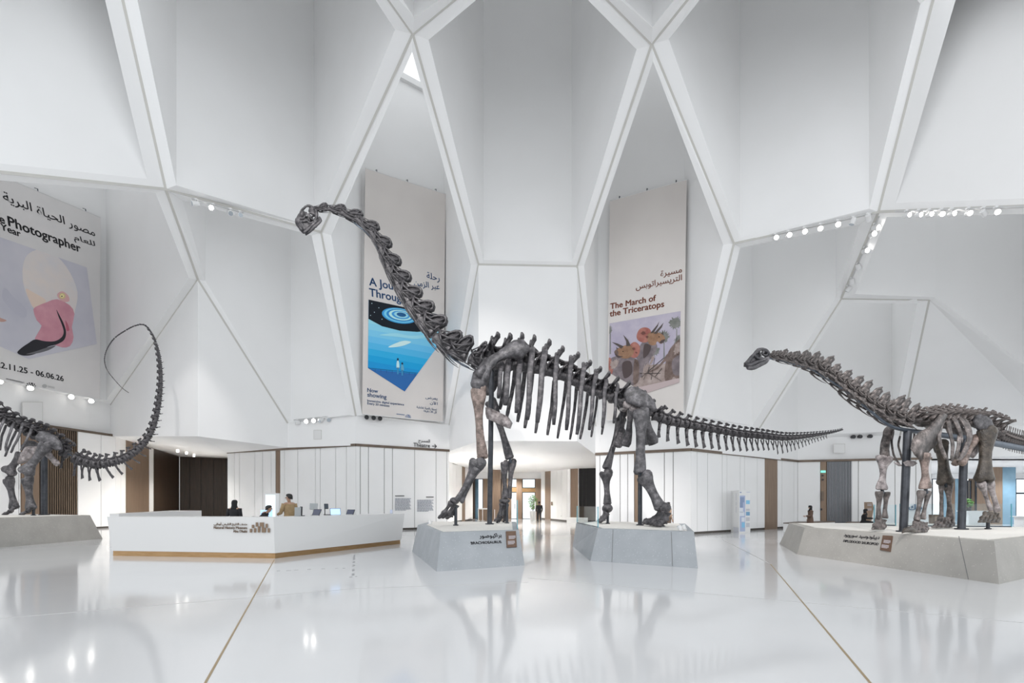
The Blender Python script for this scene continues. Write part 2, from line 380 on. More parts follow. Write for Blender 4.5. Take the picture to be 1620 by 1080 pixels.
# panelled lower walls: white panels with shadow joints, given by joint pixels
def lerp(a, b, t): return a+(b-a)*t
def seg_t(u, a, b):
    """fraction along the plan segment a-b where the photograph's column u meets it"""
    k = (u-CX)/FPX; d = b-a
    return (k*a.y-a.x)/(d.x-k*d.y)
def panelled(a, b, z1, joints, name, fills=(), z0=.12, m=None, jw=.035):
    """panels along plan segment a-b (camera on its right); fills: (u0, u1, material) replaces a stretch"""
    a = V((a.x, a.y)); b = V((b.x, b.y)); d = (b-a).normalized(); L = (b-a).length
    mb = MB(); mats = [m or M_PANEL, M_JOINT, M_BRONZE]
    mb.cur = 1; mb.slab(a, b, 0, z1, .06, .05)
    cuts = sorted([0, 1]+[seg_t(u, a, b) for u in joints]+[seg_t(u, a, b) for f in fills for u in f[:2]])
    for t0, t1 in zip(cuts, cuts[1:]):
        if t1-t0 < .002: continue
        tm = (t0+t1)/2; mb.cur = 0
        for f in fills:
            if seg_t(f[0], a, b)-1e-4 <= tm <= seg_t(f[1], a, b)+1e-4:
                if f[2] not in mats: mats.append(f[2])
                mb.cur = mats.index(f[2])
        mb.slab(lerp(a, b, t0)+d*jw/2, lerp(a, b, t1)-d*jw/2, z0 if mb.cur == 0 else 0, z1, .05)
    mb.cur = 2; mb.slab(a, b, z1-.04, z1+.10, .10, -.05)
    return st(mb, name, mats)
W = lambda u, Y: XY(u, Y)
# left wall with a slatted grille
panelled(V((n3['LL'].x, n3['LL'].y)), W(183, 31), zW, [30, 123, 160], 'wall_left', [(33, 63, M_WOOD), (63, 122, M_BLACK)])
# lobby behind the desk
panelled(W(183, 31), W(284, 44.6), zW, [191, 199, 236, 243], 'wall_lobby', [(199, 236, M_WOOD), (243, 283.9, M_DARKWOOD)])
panelled(W(284, 44.6), W(380, 46.8), zW, [300, 318, 338, 352], 'wall_lobby', [(284.1, 379.5, M_DARKWOOD)])
wallpoly([[px_z(360, 31, 0), px_z(380, 46.8, 0), px_z(380, 46.8, zW), px_z(360, 31, zL)]], 'wall_lobby', M_PANEL)
# wall behind the desk
c555 = V((n3['N6'].x, n3['N6'].y)); w360 = W(360, 31); w718 = V((n3['N7'].x, n3['N7'].y))
panelled(w360, c555, zL, [371, 379, 403, 415.5, 429, 436, 443, 450, 471, 499, 506.6, 531, 548], 'wall_theatre', [(436, 443, M_WOOD)])
panelled(c555, w718, zL, [570, 583, 608, 621, 656, 690, 707], 'wall_theatre')
wallpoly([[px_z(360, 31, zL+.1), at_z(n3['N4'], zL+.1), n3['N4'], px_z(360, 31, 6.4)]], 'wall_theatre')
# right hall wall
n10, n11, mm = [V((n3[k].x, n3[k].y)) for k in ('N10', 'N11', 'M')]
panelled(n10, n11, zR, [949, 981, 993, 1003.5, 1012.7, 1051, 1065], 'wall_right', [(1003.5, 1012.7, M_WOOD)])
panelled(n11, mm, zR, [1103, 1119.5, 1142.6, 1150, 1171, 1178, 1198, 1210, 1230, 1237, 1256], 'wall_right', [(1210, 1230, M_WOOD)])
wEnd = W(1474, 29.2)
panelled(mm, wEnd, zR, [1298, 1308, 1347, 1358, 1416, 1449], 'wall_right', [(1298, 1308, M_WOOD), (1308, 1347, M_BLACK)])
# slats of the two grilles
def grille(a, b, u0, u1, n, z1, m, name):
    a = V((a.x, a.y)); b = V((b.x, b.y)); t0, t1 = seg_t(u0, a, b), seg_t(u1, a, b); mb = MB(); d = (b-a).normalized(); w = (b-a).length*(t1-t0)/n
    for i in range(n):
        q = lerp(a, b, t0+(t1-t0)*(i+.5)/n); mb.slab(q-d*w*.22, q+d*w*.22, .1, z1-.06, .09, -.05)
    return st(mb, name, m)
M_SLATB = mat('bronze_slat', (.16, .115, .08), .5, .3)
M_SLATG = mat('grey_slat', (.34, .35, .37), .4, .5)
grille(V((n3['LL'].x, n3['LL'].y)), W(183, 31), 63, 122, 17, zW, M_SLATB, 'trim_60')
grille(mm, wEnd, 1308, 1347, 17, zR, M_SLATG, 'trim_61')
# soffits of lobby and corridor
def soffit(pts, name='ceiling'): return wallpoly([pts], name)
soffit([A0, A1, A2, px_z(360, 31, zL), px_z(380, 46.8, zW), px_z(284, 44.6, zW)])
soffit([N7b, N8b, N9b, N10b, V((9, 34, zR)), V((9, 52, zS)), V((-9, 52, zS)), V((-9, 39, zL))])
soffit([N17b, at_z(RQ, zR), V((62, 30, zR)), V((62, 47, zR)), V((24, 47, zR)), V((wEnd.x, wEnd.y, zR))])
# small square access hatches, drawn as shadow gaps on the band
# corridor: left wall, doors, right wall, dark recess
cL0, cL1 = W(716, 38.6), W(748, 44.5)
panelled(cL0, cL1, zS, [722, 731, 736], 'wall_corridor', [(731, 736, M_WOOD)])
wallpoly([[V((-5.2, 31, 0)), V((cL0.x, cL0.y, 0)), V((cL0.x, cL0.y, zL)), V((-5.2, 31, zL))]], 'wall_corridor', M_PANEL)
YB = 48.0
zB = lambda v, Y=YB: CZ+(CY-v)*Y/FPX
def upright(u0, u1, v0, v1, Y, t, m, name):
    a, b = P(u0, v1, Y), P(u1, v0, Y); return st(MB().box(((a.x+b.x)/2, Y+t/2, (a.z+b.z)/2), (b.x-a.x, t, b.z-a.z)), name, m)
upright(735, 862, 742, 757, YB, .3, M_PAINT, 'wall_back')
for i, (u0, u1, m_) in enumerate([(764.5, 775, M_WOOD), (793, 809, M_WOOD), (817, 826, M_WOOD), (847, 856, M_WOOD), (745, 751, M_DARKWOOD)]):
    upright(u0, u1, 757, 821, YB-.1, .35, m_, 'trim_%d' % (70+i))
a_ = st(MB().box((*XY(785.5, 43.5), 2.37), (.75, .5, 4.74)), 'trim_76', M_WOOD)
st(MB().box((*XY(793.5, 44), 2.37), (.10, .3, 4.74)), 'trim_77', M_BRONZE)
upright(808, 818, 771, 778, YB, .2, M_BRASS, 'trim_78'); upright(826, 847, 772, 778, YB, .2, M_BRASS, 'trim_79')
def glazed(u0, u1, v0, v1, Y, name, door=False, fr=.07):
    a, b = P(u0, v1, Y), P(u1, v0, Y); w, h = b.x-a.x, b.z-a.z; mb = MB()
    for x in (a.x+fr/2, b.x-fr/2)+(((a.x+b.x)/2,) if w > 1.6 and door else ()): mb.box((x, Y, (a.z+b.z)/2), (fr, .1, h))
    for z in (a.z+fr/2, b.z-fr/2): mb.box(((a.x+b.x)/2, Y, z), (w, .1, fr))
    o = st(mb, name, M_DARKSTEEL)
    g = MB().box(((a.x+b.x)/2, Y, (a.z+b.z)/2), (w-.02, .015, h-.02)).build('pane', M_GLASSD, o)
    if door:
        MB().tube([(b.x-.22, Y-.12, 1.0), (b.x-.22, Y-.12, 1.5)], .02).build('door_handle', M_DARKSTEEL, o)
    return o
glazed(808, 818, 757, 771, YB+.05, 'window_2'); glazed(826, 847, 757, 772, YB+.05, 'window_3')
glazed(808, 818, 778, 821, YB+.05, 'door_1', True); glazed(826, 847, 778, 821, YB+.05, 'door_2', True)
glazed(751, 764.5, 757, 821, YB+.05, 'window_4'); upright(751, 757, 757.5, 820.5, YB+.25, .05, M_GLASSB, 'trim_80')
glazed(775, 793, 757, 821, YB+.05, 'window_5')
cR0, cR1 = W(856, 47.6), W(897.5, 41)
panelled(cR0, cR1, zS-.05, [862, 871, 881, 889], 'wall_corridor', [(862, 871, M_WOOD)])
cR2 = V((cR1.x+.75, cR1.y-1.2))
panelled(W(902.5, 40.4), W(915.5, 39.6), zS-.05, [], 'wall_corridor', [(902.6, 915.4, M_WOOD)])
panelled(cR1, W(902.5, 40.4), zS-.05, [], 'wall_corridor', [])
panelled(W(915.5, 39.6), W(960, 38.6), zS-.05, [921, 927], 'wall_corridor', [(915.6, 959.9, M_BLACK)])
wallpoly([[V((n10.x+.3, n10.y+.1, 0)), V((7.2, 38.8, 0)), V((7.2, 38.8, zS)), V((n10.x+.3, n10.y+.1, zS))]], 'wall_corridor', M_DARKWOOD)
# far gallery on the right: glazed end wall
YG = 44.0
def ugl(u0, u1, v0, v1, t, m, name, Y=YG): return upright(u0, u1, v0, v1, Y, t, m, name)
ugl(1472, 1700, 738, 757, .3, M_PAINT, 'wall_gallery')
ugl(1452, 1474, 738, 823, .3, M_PANEL, 'wall_gallery')
for k, (u0, u1, v0, v1) in enumerate([(1474, 1492, 757, 823), (1498, 1502, 757, 823), (1606, 1640, 757, 780), (1606, 1640, 780, 823), (1530, 1536, 760, 823), (1542, 1546, 760, 823)]):
    glazed(u0, u1, v0, v1, YG+.05, 'window_%d' % (6+k))
ugl(1492, 1498, 757, 823, .25, M_GLASSB, 'trim_81')
for k, (u0, u1, m_) in enumerate([(1502, 1511, M_WOOD), (1511, 1522, M_GLASSB), (1522, 1530, M_WOOD), (1536, 1542, M_SLATB), (1546, 1568, M_GLASSB)]):
    ugl(u0, u1, 757, 823, .25, m_, 'trim_%d' % (82+k))
def column(u0, u1, Y, m, name):
    a, b = XY(u0, Y), XY(u1, Y); st(MB().box(((a.x+b.x)/2, Y+.5, zR/2), (b.x-a.x, 1.0, zR)), name, m)
column(1566, 1586, 36, M_WOOD, 'trim_90'); column(1586.2, 1607, 36, M_GLASSB, 'trim_91')
# left closing wall beyond the frame, so the hall goes on past the picture's edge
wallpoly([[V((-27.4, 10, 0)), V((n3['LL'].x, n3['LL'].y, 0)), V((n3['LL'].x, n3['LL'].y, zW)), V((-27.4, 10, zW))]], 'wall_left', M_PANEL)
wallpoly([[at_z(n3['LL'], zW), n3['LL'], V((-27.4, 10, 8)), V((-27.4, 10, zW))]], 'wall_left', M_PAINT)
# downlights in the soffits
M_DOWN = mat('downlight_glow', (1, 1, 1), .4, emit=(1, .96, .9), es=5)
for i, (u, v) in enumerate([(281, 713.6), (295, 717), (307, 721)]):
    zc = 4.95+.12*i; p = P(u, v, (zc-CZ)*FPX/(CY-v)); tag(MB().tube([(p.x, p.y, zc-.06), (p.x, p.y, zc+.12)], .07, 16).build('downlight', M_DOWN),
        ['small recessed downlight in the lobby soffit, nearest the hall', 'small recessed downlight in the lobby soffit, middle of three', 'small recessed downlight in the lobby soffit, deepest into the lobby'][i], 'light', 'downlights over the lobby')
for i, (u, v) in enumerate([(857, 725.5), (853, 734), (787.5, 737.5), (920, 723.5)]):
    zc = zS if u < 900 else 4.65
    p = P(u, v, (zc-.02-CZ)*FPX/(CY-v)); tag(MB().tube([(p.x, p.y, zc-.05), (p.x, p.y, zc)], .07, 16).build('downlight', M_DOWN),
        ['small downlight in the corridor ceiling above the man in the suit', 'small downlight deep in the corridor ceiling, above the doors', 'small downlight in the corridor ceiling left of the black post', 'small downlight in the corridor ceiling near the right hall wall'][i], 'light', 'downlights over the corridor')
# ================================================================== bones
def bone_mat(name, cols, rough=.42):
    return noisy(mat(name, cols[0], rough, spec=.5), cols, 5.5, 10, .5, bscale=30, rough=.68, pos=[.34, .46, .58, .70][:len(cols)], dist=.03)
B_GREY = bone_mat('charcoal_bone', [(.016, .016, .019), (.045, .043, .048), (.095, .09, .096), (.23, .215, .225)])
B_LIGHT = bone_mat('silver_grey_bone', [(.025, .024, .027), (.06, .058, .063), (.12, .116, .124), (.25, .24, .26)])
B_TAN = bone_mat('pinkish_brown_bone', [(.06, .045, .04), (.15, .115, .10), (.26, .20, .18), (.40, .33, .30)])
B_BROWN = bone_mat('dark_brown_bone', [(.018, .014, .011), (.042, .034, .027), (.08, .066, .053), (.14, .115, .095)])
B_WARM = bone_mat('mottled_taupe_bone', [(.024, .02, .02), (.075, .065, .062), (.16, .138, .132), (.36, .315, .30)])
B_PALE = bone_mat('pale_lilac_bone', [(.08, .07, .072), (.22, .195, .195), (.38, .345, .345), (.55, .51, .51)])

def spline(pts, n, closed=False):
    """Catmull-Rom through pts, n samples evenly spaced by length"""
    pts = [V(p) for p in pts]; q = [pts[0]*2-pts[1]]+pts+[pts[-1]*2-pts[-2]]; dense = []
    for i in range(1, len(q)-2):
        a, b, c, d = q[i-1:i+3]
        for k in range(14):
            t = k/14; dense.append(.5*((2*b)+(c-a)*t+(2*a-5*b+4*c-d)*t*t+(3*b-a-3*c+d)*t**3))
    dense.append(pts[-1]); acc = [0]
    for a, b in zip(dense, dense[1:]): acc.append(acc[-1]+(b-a).length)
    out = []; j = 0
    for i in range(n):
        s = acc[-1]*i/(n-1)
        while j < len(acc)-2 and acc[j+1] < s: j += 1
        out.append(lerp(dense[j], dense[j+1], (s-acc[j])/max(1e-9, acc[j+1]-acc[j])))
    return out
def sample(vals, t):
    """piecewise-linear look-up of (t, value) pairs"""
    for (a, x), (b, y) in zip(vals, vals[1:]):
        if t <= b: return x+(y-x)*(max(t, a)-a)/max(1e-9, b-a)
    return vals[-1][1]
LONG = [(0, .62), (.03, .9), (.08, 1.0), (.16, .86), (.32, .56), (.5, .46), (.68, .5), (.84, .78), (.93, .95), (.98, .85), (1, .6)]
def long_bone(mb, p0, p1, w0, w1, wm=None, thick=.72, bow=0, ref=(0, 1, 0), prof=None, knobs=True):
    """limb bone: w0, w1 widths of the upper and lower end, wm of the shaft; widths lie across the line of sight"""
    p0, p1 = V(p0), V(p1); d = p1-p0; L = d.length; side = d.cross(V(ref)).normalized(); n = 15
    wm = wm or min(w0, w1)*.5; pts = []; rad = []
    for i in range(n):
        t = [0, .02, .06, .12, .2, .3, .42, .55, .67, .77, .85, .91, .955, .985, 1][i]
        e = sample([(0, .68), (.02, .88), (.07, 1), (.13, .9), (.24, .42), (.38, .08), (.55, 0), (.68, .1), (.8, .45), (.9, .9), (.95, 1), (.985, .86), (1, .62)], t)
        w = wm+((w0 if t < .5 else w1)-wm)*e
        pts.append(p0+d*t+side*math.sin(math.pi*t)*bow*L); rad.append((w/2, w/2*thick))
    mb.tube(pts, rad, 12, ref=side)
    if knobs:
        dn = d.normalized()
        for s in (-1, 1):
            mb.ball(p1-dn*w1*.1+side*s*w1*.26, (w1*.27, w1*.3, w1*.27), 8, 6)
        mb.ball(p0+dn*w0*.06+side*w0*.16, w0*.36, 9, 6); mb.ball(p0+dn*w0*.16-side*w0*.3, w0*.22, 8, 5)
    return mb

def cervical(bif=False):
    """neck vertebra, x to the tail, y sideways, z up, about one unit long"""
    mb = MB()
    mb.tube([(-.60, 0, -.12), (-.52, 0, -.13), (-.42, 0, -.15), (-.1, 0, -.19), (.2, 0, -.17), (.44, 0, -.15), (.56, 0, -.15)], [.10, .19, .2, .12, .12, .21, .18], 10)
    mb.plate([V(p) for p in [(-.5, 0, -.1), (.5, 0, -.1), (.45, 0, .2), (-.3, 0, .15)]], (0, .2, 0))
    if bif:
        for s in (1, -1):
            mb.hexa([V(p) for p in [(-.15, s*.05, .0), (.4, s*.05, .05), (.42, s*.10, .05), (-.15, s*.10, 0)]], [V(p) for p in [(.02, s*.24, .5), (.40, s*.30, .62), (.5, s*.36, .5), (.0, s*.30, .4)]])
            mb.tube([(-.1, s*.1, .1), (.05, s*.27, .46), (.32, s*.33, .62)], [.07, .06, .04], 6)
            mb.plate([V(p) for p in [(-.35, s*.12, -.02), (-.1, s*.34, .22), (.15, s*.36, .02), (.05, s*.2, -.14)]], (.03, .03, .05))
    else:
        out = [(-.12, .08), (-.06, .26), (.08, .42), (.26, .52), (.42, .5), (.52, .38), (.5, .2), (.4, .05)]
        for s in (1, -1):
            mb.hexa([V((x, s*.02, z)) for x, z in out], [V((x*.9+.03, s*.13, z*.82+.03)) for x, z in out])
            mb.tube([(x, s*.16, z) for x, z in out], [.05]*8, 6)
    for s in (1, -1):
        L = lambda pts, r: mb.tube([(x, y*s, z) for x, y, z in pts], [q*.78 for q in r], 6)
        L([(-.58, .2, .1), (-.25, .25, .03), (.1, .27, .08), (.5, .22, .26)], [.07, .05, .05, .08])
        L([(-.54, .2, .08), (-.2, .16, .22), (.15, .12, .4)], [.06, .035, .04])
        L([(.0, .36, -.14), (.2, .26, .12), (.38, .14, .44)], [.07, .035, .04])
        L([(-.02, .36, -.14), (-.3, .24, -.02), (-.55, .2, .08)], [.06, .04, .05])
        L([(0, .36, -.15), (.3, .22, -.06), (.54, .18, -.06)], [.06, .035, .05])
        L([(-.45, .16, -.24), (-.05, .30, -.26), (.45, .16, -.28)], [.05, .06, .05])
        L([(-.42, .15, -.02), (-.15, .26, -.12), (.0, .34, -.14)], [.04, .04, .06])
        L([(.5, .2, .26), (.47, .17, .05), (.5, .17, -.1)], [.06, .035, .05])
        L([(-.28, .27, -.3), (0, .33, -.33), (.4, .29, -.38), (.95, .22, -.40), (1.35, .2, -.38)], [.05, .06, .035, .02, .012])
    return mb.wobble(.035, 4.5, 3)
def dorsal(bif=False, lean=.35):
    """trunk vertebra: the tip of the spine is one unit above the centrum"""
    mb = MB()
    mb.tube([(-.55, 0, 0), (-.45, 0, 0), (-.2, 0, -.02), (.2, 0, -.02), (.45, 0, 0), (.52, 0, 0)], [.2, .27, .17, .17, .28, .24], 10)
    mb.hexa([V(p) for p in [(-.35, -.13, .1), (.4, -.13, .1), (.4, .13, .1), (-.35, .13, .1)]], [V(p) for p in [(-.2, -.08, .5), (.35, -.08, .5), (.35, .08, .5), (-.2, .08, .5)]])
    if bif:
        for s in (1, -1):
            mb.tube([(0, s*.05, .35), (lean*.5, s*.16, .7), (lean*.8, s*.3, 1.0)], [(.2, .07), (.16, .06), (.14, .05)], 7, ref=(1, 0, 0))
    else:
        mb.tube([(.02, 0, .35), (lean*.4, 0, .62), (lean*.85, 0, .88), (lean, 0, .98), (lean*1.05, 0, 1.03)], [(.2, .06), (.15, .05), (.16, .1), (.2, .15), (.12, .09)], 8, ref=(1, 0, 0))
    for s in (1, -1):
        L = lambda pts, r: mb.tube([(x, y*s, z) for x, y, z in pts], r, 6)
        L([(0, .1, .38), (.05, .35, .52), (.08, .62, .62)], [.1, .07, .09])
        L([(.06, .58, .6), (lean*.5, .3, .74), (lean*.9, .08, .95)], [.06, .035, .05])
        L([(-.35, .12, .15), (-.1, .3, .4), (.05, .55, .58)], [.06, .04, .05])
        L([(.38, .12, .18), (.2, .3, .42), (.08, .55, .58)], [.06, .04, .05])
        L([(-.6, .12, .42), (-.2, .12, .5), (.2, .1, .6)], [.07, .05, .05])
        L([(.15, .1, .5), (.45, .12, .46), (.62, .12, .44)], [.06, .05, .07])
        L([(-.3, .2, .02), (-.35, .28, .2), (0, .34, .44)], [.07, .05, .05])
    return mb.wobble(.03, 5, 7)
def caudal(knob=True):
    """tail vertebra: spine tip one unit above the centrum, centrum as a spool of radius .42"""
    mb = MB()
    mb.tube([(-.47, 0, 0), (-.42, 0, 0), (-.22, 0, 0), (.1, 0, 0), (.36, 0, 0), (.44, 0, 0)], [.3, .42, .33, .3, .4, .3], 12)
    mb.tube([(-.05, 0, .3), (.12, 0, .5), (.32, 0, .76), (.42, 0, .9)], [(.24, .1), (.15, .06), (.15, .05), (.17, .08)], 7, ref=(1, 0, 0))
    if knob: mb.hexa([V((.2+dx, dy, .84-dx*.35)) for dx, dy in [(0, -.1), (.42, -.1), (.42, .1), (0, .1)]], [V((.2+dx, dy, 1.0-dx*.35)) for dx, dy in [(.03, -.13), (.5, -.13), (.5, .13), (.03, .13)]])
    for s in (1, -1):
        mb.tube([(0, s*.3, .1), (.1, s*.55, .08), (.15, s*.75, .02)], [.14, .1, .06], 6)
        mb.tube([(-.5, s*.12, .48), (-.2, s*.12, .42), (.1, s*.08, .45)], [.06, .07, .06], 6)
        mb.tube([(.15, s*.08, .5), (.5, s*.1, .45)], [.06, .06], 6)
    return mb.wobble(.03, 4, 11)
def chevron():
    mb = MB()
    for s in (1, -1): mb.tube([(0, s*.35, 0), (.05, s*.2, -.3), (.12, 0, -.5)], [.1, .09, .1], 6)
    mb.tube([(.1, 0, -.42), (.18, 0, -.7), (.34, 0, -1.0)], [(.13, .07), (.12, .06), (.16, .06)], 7, ref=(1, 0, 0))
    return mb.wobble(.02, 4, 5)
def chevron_flat():
    mb = MB(); mb.tube([(0, 0, 0), (0, 0, -.5)], [.12, .12], 6)
    mb.tube([(-.5, 0, -.62), (0, 0, -.55), (.6, 0, -.66)], [(.06, .05), (.14, .07), (.05, .04)], 6, ref=(0, 0, 1)); return mb
_meshes = {}
def proto(key, fn, m):
    k = (key, m.name)
    if k not in _meshes:
        o = fn().build(key, m, smooth=True); me = o.data; bpy.data.objects.remove(o); _meshes[k] = me
    return _meshes[k]
def place(name, me, root, pos, tan, up, sx, sy, sz):
    """one vertebra: x along tan (towards the tail), z along up"""
    t = V(tan).normalized(); u = V(up); u = (u-t*u.dot(t)).normalized(); s = u.cross(t)
    o = bpy.data.objects.new(name, me); COL.objects.link(o); o.parent = root
    q = V(pos)-wloc(root)
    o.matrix_basis = Matrix(((t.x*sx, s.x*sy, u.x*sz, q.x), (t.y*sx, s.y*sy, u.y*sz, q.y), (t.z*sx, s.z*sy, u.z*sz, q.z), (0, 0, 0, 1)))
    return o
def run(pts, i):
    return (pts[min(i+1, len(pts)-1)]-pts[max(i-1, 0)]).normalized()
def rib_bone(mb, pts, w=.12, th=.05, n=14):
    s = spline(pts, n); mb.tube(s, [(w/2*sample([(0, .7), (.1, 1), (.6, .85), (.93, .8), (1, .6)], i/(n-1)), th/2) for i in range(n)], 8, ref=(1, 0, 0)); return mb
def flat_bone(mb, outline, Y, th, tilt=0, bulge=.5):
    """blade from an outline of pixels at depth Y, rounded to the rim; tilt shifts depth with height"""
    pts = [P(u, v, Y+tilt*(i/len(outline))) for i, (u, v) in enumerate(outline)]
    c = sum(pts, V((0, 0, 0)))/len(pts); n = len(pts); rings = []
    for k, dy in ((.55, -th/2), (.9, -th/2*.75), (1, 0), (.9, th/2*.75), (.55, th/2)):
        rings.append([c+(p-c)*k+V((0, dy, 0)) for p in pts])
    mb.loft(rings); return mb
def toes(mb, base, dirv, side, n, L, w, lift=.3):
    """foot: n digits of metacarpals and toe bones fanning from the wrist or ankle at base"""
    base = V(base); d = V(dirv).normalized(); sd = V(side).normalized()
    for k in range(n):
        a = (k-(n-1)/2); st0 = base+sd*a*w*1.05; f = (d+sd*a*.16+V((0, 0, 0))).normalized()
        k1 = st0+f*L*.25+V((0, 0, -lift*.62)); k2 = k1+f*L*.35+V((0, 0, -lift*.26)); k3 = k2+f*L*.3+V((0, 0, -lift*.1))
        long_bone(mb, st0, k1, w*1.15, w*1.0, w*.62, .9, knobs=False, ref=(0, 1, .01))
        long_bone(mb, k1, k2, w*.95, w*.75, w*.6, .9, knobs=False, ref=(0, 1, .3)); mb.tube([k2, lerp(k2, k3, .5), k3], [w*.42, w*.34, w*.1], 7)
    return mb
def post(root, base, top, r, m=None, name='support_post'):
    mb = MB(); mb.tube([base, top], r, 14); mb.tube([base, V(base)+V((0, 0, .03))], r*1.7, 14); return mb.build(name, m or M_POST, root, smooth=False)
def bone(root, name, fill, m=B_GREY, wob=.02, sc=3.0, label=None):
    mb = MB(); fill(mb); mb.wobble(wob, sc, len(name)); o = mb.build(name, m, root, smooth=True)
    if label: o['label'] = label
    return o

# ------------------------------------------------------------------ the tall skeleton in the middle
YA = 16.1
m_per = YA/FPX
def brachiosaurus():
    root = thing('brachiosaurus_skeleton', 'long-necked charcoal dinosaur skeleton rearing its neck high in the middle of the hall', 'skeleton', (P(885, 795, YA).x, YA, .88))
    B = lambda u, v, dy=0: P(u, v, YA+dy)
    # skull
    def skull(mb):
        for s in (-1, 1):
            y = s*.13
            T = lambda pts, r, yy=None: mb.tube(spline([B(u, v, (y if yy is None else s*yy)) for u, v in pts], len(pts)*3), r, 6)
            T([(499, 331), (492, 326), (485, 326), (479, 331), (474, 339), (470, 347)], .035, .07)
            T([(470, 347), (471, 355), (476, 362), (481, 368)], .05, .06)
            T([(481, 368), (489, 362), (496, 355), (503, 348)], .045)
            T([(478, 350), (485, 349), (491, 352), (498, 351)], .035)
            T([(499, 331), (501, 338), (500, 345), (498, 352)], .045)
            T([(484, 336), (488, 342), (490, 350)], .03)
            T([(479, 333), (483, 338), (480, 345), (475, 345)], .028)
            T([(491, 334), (496, 337), (499, 341)], .03); T([(490, 341), (494, 347), (499, 347)], .028)
            mb.tube([B(484+math.cos(a*.785)*3.6+8, 340+math.sin(a*.785)*4, y) for a in range(9)], .022, 5)
        mb.ball(B(474, 350), (.13, .14, .20), 12, 8, Matrix.Rotation(.3, 3, 'Y')); mb.ball(B(496, 333), (.13, .13, .12), 10, 6); mb.ball(B(479, 358), (.11, .10, .13), 10, 6)
        mb.hexa([B(u, v, -.05) for u, v in [(472, 345), (484, 341), (494, 345), (499, 349), (489, 360), (480, 365), (471, 356)]], [B(u, v, .05) for u, v in [(472, 345), (484, 341), (494, 345), (499, 349), (489, 360), (480, 365), (471, 356)]])
        for s in (-1, 1):
            for pl in ([(468, 351), (474, 342), (483, 344), (490, 350), (497, 352), (489, 360), (481, 367), (471, 359)], [(489, 327), (499, 331), (501, 345), (495, 342), (488, 334)], [(478, 333), (484, 335), (484, 341), (476, 344), (472, 343)]):
                mb.hexa([B(u, v, s*.10-.015) for u, v in pl], [B(u, v, s*.10+.015) for u, v in pl])
        for s in (-1, 1): mb.tube(spline([B(477, 352, s*.10), B(481, 359, s*.09), B(484, 365, s*.07)], 5), .05, 7)
    bone(root, 'skull', skull, wob=.03, sc=9)
    def jaw(mb):
        for s in (-1, 1):
            mb.tube(spline([B(483, 370, s*.05), B(489, 366, s*.10), B(497, 359, s*.14), B(504, 352, s*.15), B(507, 349, s*.15), B(504, 344, s*.14)], 14), [(.055, .03)]*14, 7)
            for k in range(6): mb.tube([B(485+k*2.4, 366-k*1.9, s*.09), B(483.6+k*2.3, 363-k*1.9, s*.09)], [.012, .005], 5)
    bone(root, 'lower_jaw', jaw, wob=.015, sc=9)
    # neck: vertebrae follow the spine line, growing towards the shoulder
    neck = spline([B(502, 329, 0), B(525, 329.5), B(546, 336), B(569, 347), B(589, 365), B(604, 387), B(617, 415), B(632, 443), B(649, 470), B(667, 494), B(687, 519), B(711, 543), B(738, 557), B(760, 566)], 61)
    marks = [0, 3, 7, 12, 17, 22, 27, 32, 37, 42.3, 47.5, 52.5, 57]
    for k, c in enumerate(marks):
        i = int(c)+1; nxt = (marks[k+1] if k+1 < len(marks) else 61); seg = (neck[min(60, int(nxt))]-neck[min(60, int(c))]).length
        t = k/(len(marks)-1); h = .26+.62*min(1, t*1.35)
        mid = neck[min(60, int((c+nxt)/2))]
        place('cervical_vertebra', proto('cervical_vertebra', cervical, B_GREY), root, mid, run(neck, min(60, int((c+nxt)/2))), (.45, 0, .9) if t > .3 else (0, 0, 1), seg*1.0, h*.95, h*1.12)
    # trunk
    tr = [B(771, 570), B(793, 575), B(815, 577), B(832, 579), B(853, 583), B(872, 588), B(893, 595), B(911, 604), B(929, 613), B(945, 620), B(960, 626), B(977, 633), B(992, 640), B(1006, 645), B(1022, 651), B(1036, 657)]
    tips = [(762, 528), (785, 526), (809, 527), (831, 530), (851, 535), (868, 543), (890, 549), (906, 558), (925, 570), (944, 581), (964, 591), (981, 598), (996, 608), (1010, 615), (1024, 628), (1040, 640)]
    for k, p in enumerate(tr):
        tp = B(*tips[k]); seg = (tr[min(k+1, 15)]-tr[max(k-1, 0)]).length/(2 if 0 < k < 15 else 1)
        d = run(tr, k); up = tp-p; h = (up-d*up.dot(d)).length
        name = 'dorsal_vertebra' if k < 12 else 'sacral_vertebra'
        place(name, proto('dorsal_vertebra', dorsal, B_GREY), root, p, d, (0, 0, 1), seg*1.02, .95 if k < 12 else .6, h*(1.0 if k else 1.15))
    # ribs
    near = [((793, 571), (788, 630), 8), ((804, 570), (799, 641), 10), ((822, 568), (817, 653), 10), ((841, 548), (834, 664), 10), ((861, 549), (850, 668), 10), ((880, 559), (876, 672), 8), ((903, 563), (896, 680), 8), ((923, 574), (913, 687), 8), ((942, 585), (932, 680), 7), ((958, 597), (953, 676), 7), ((976, 606), (971, 669), 6)]
    for (u0, v0), (u1, v1), w in near:
        f = 15.15/YA
        bone(root, 'rib', lambda mb: rib_bone(mb, [B(u0, v0, -.25), B(u0+1, v0+7, -.6), B(lerp(u0, u1, .3), lerp(v0, v1, .3), -1.0), B(lerp(u0, u1, .7)+1, lerp(v0, v1, .7), -1.1), B(u1, v1, -.95)], w*m_per, .08), wob=.012)
    far = [((800, 590), (791, 647), 8), ((815, 588), (802, 659), 8), ((830, 590), (819, 667), 8), ((842, 590), (830, 677), 8), ((858, 600), (847, 685), 7), ((876, 610), (866, 688), 7), ((896, 600), (882, 693), 6), ((912, 612), (902, 695), 6), ((930, 620), (918, 694), 6), ((945, 625), (935, 691), 5), ((958, 630), (952, 687), 5)]
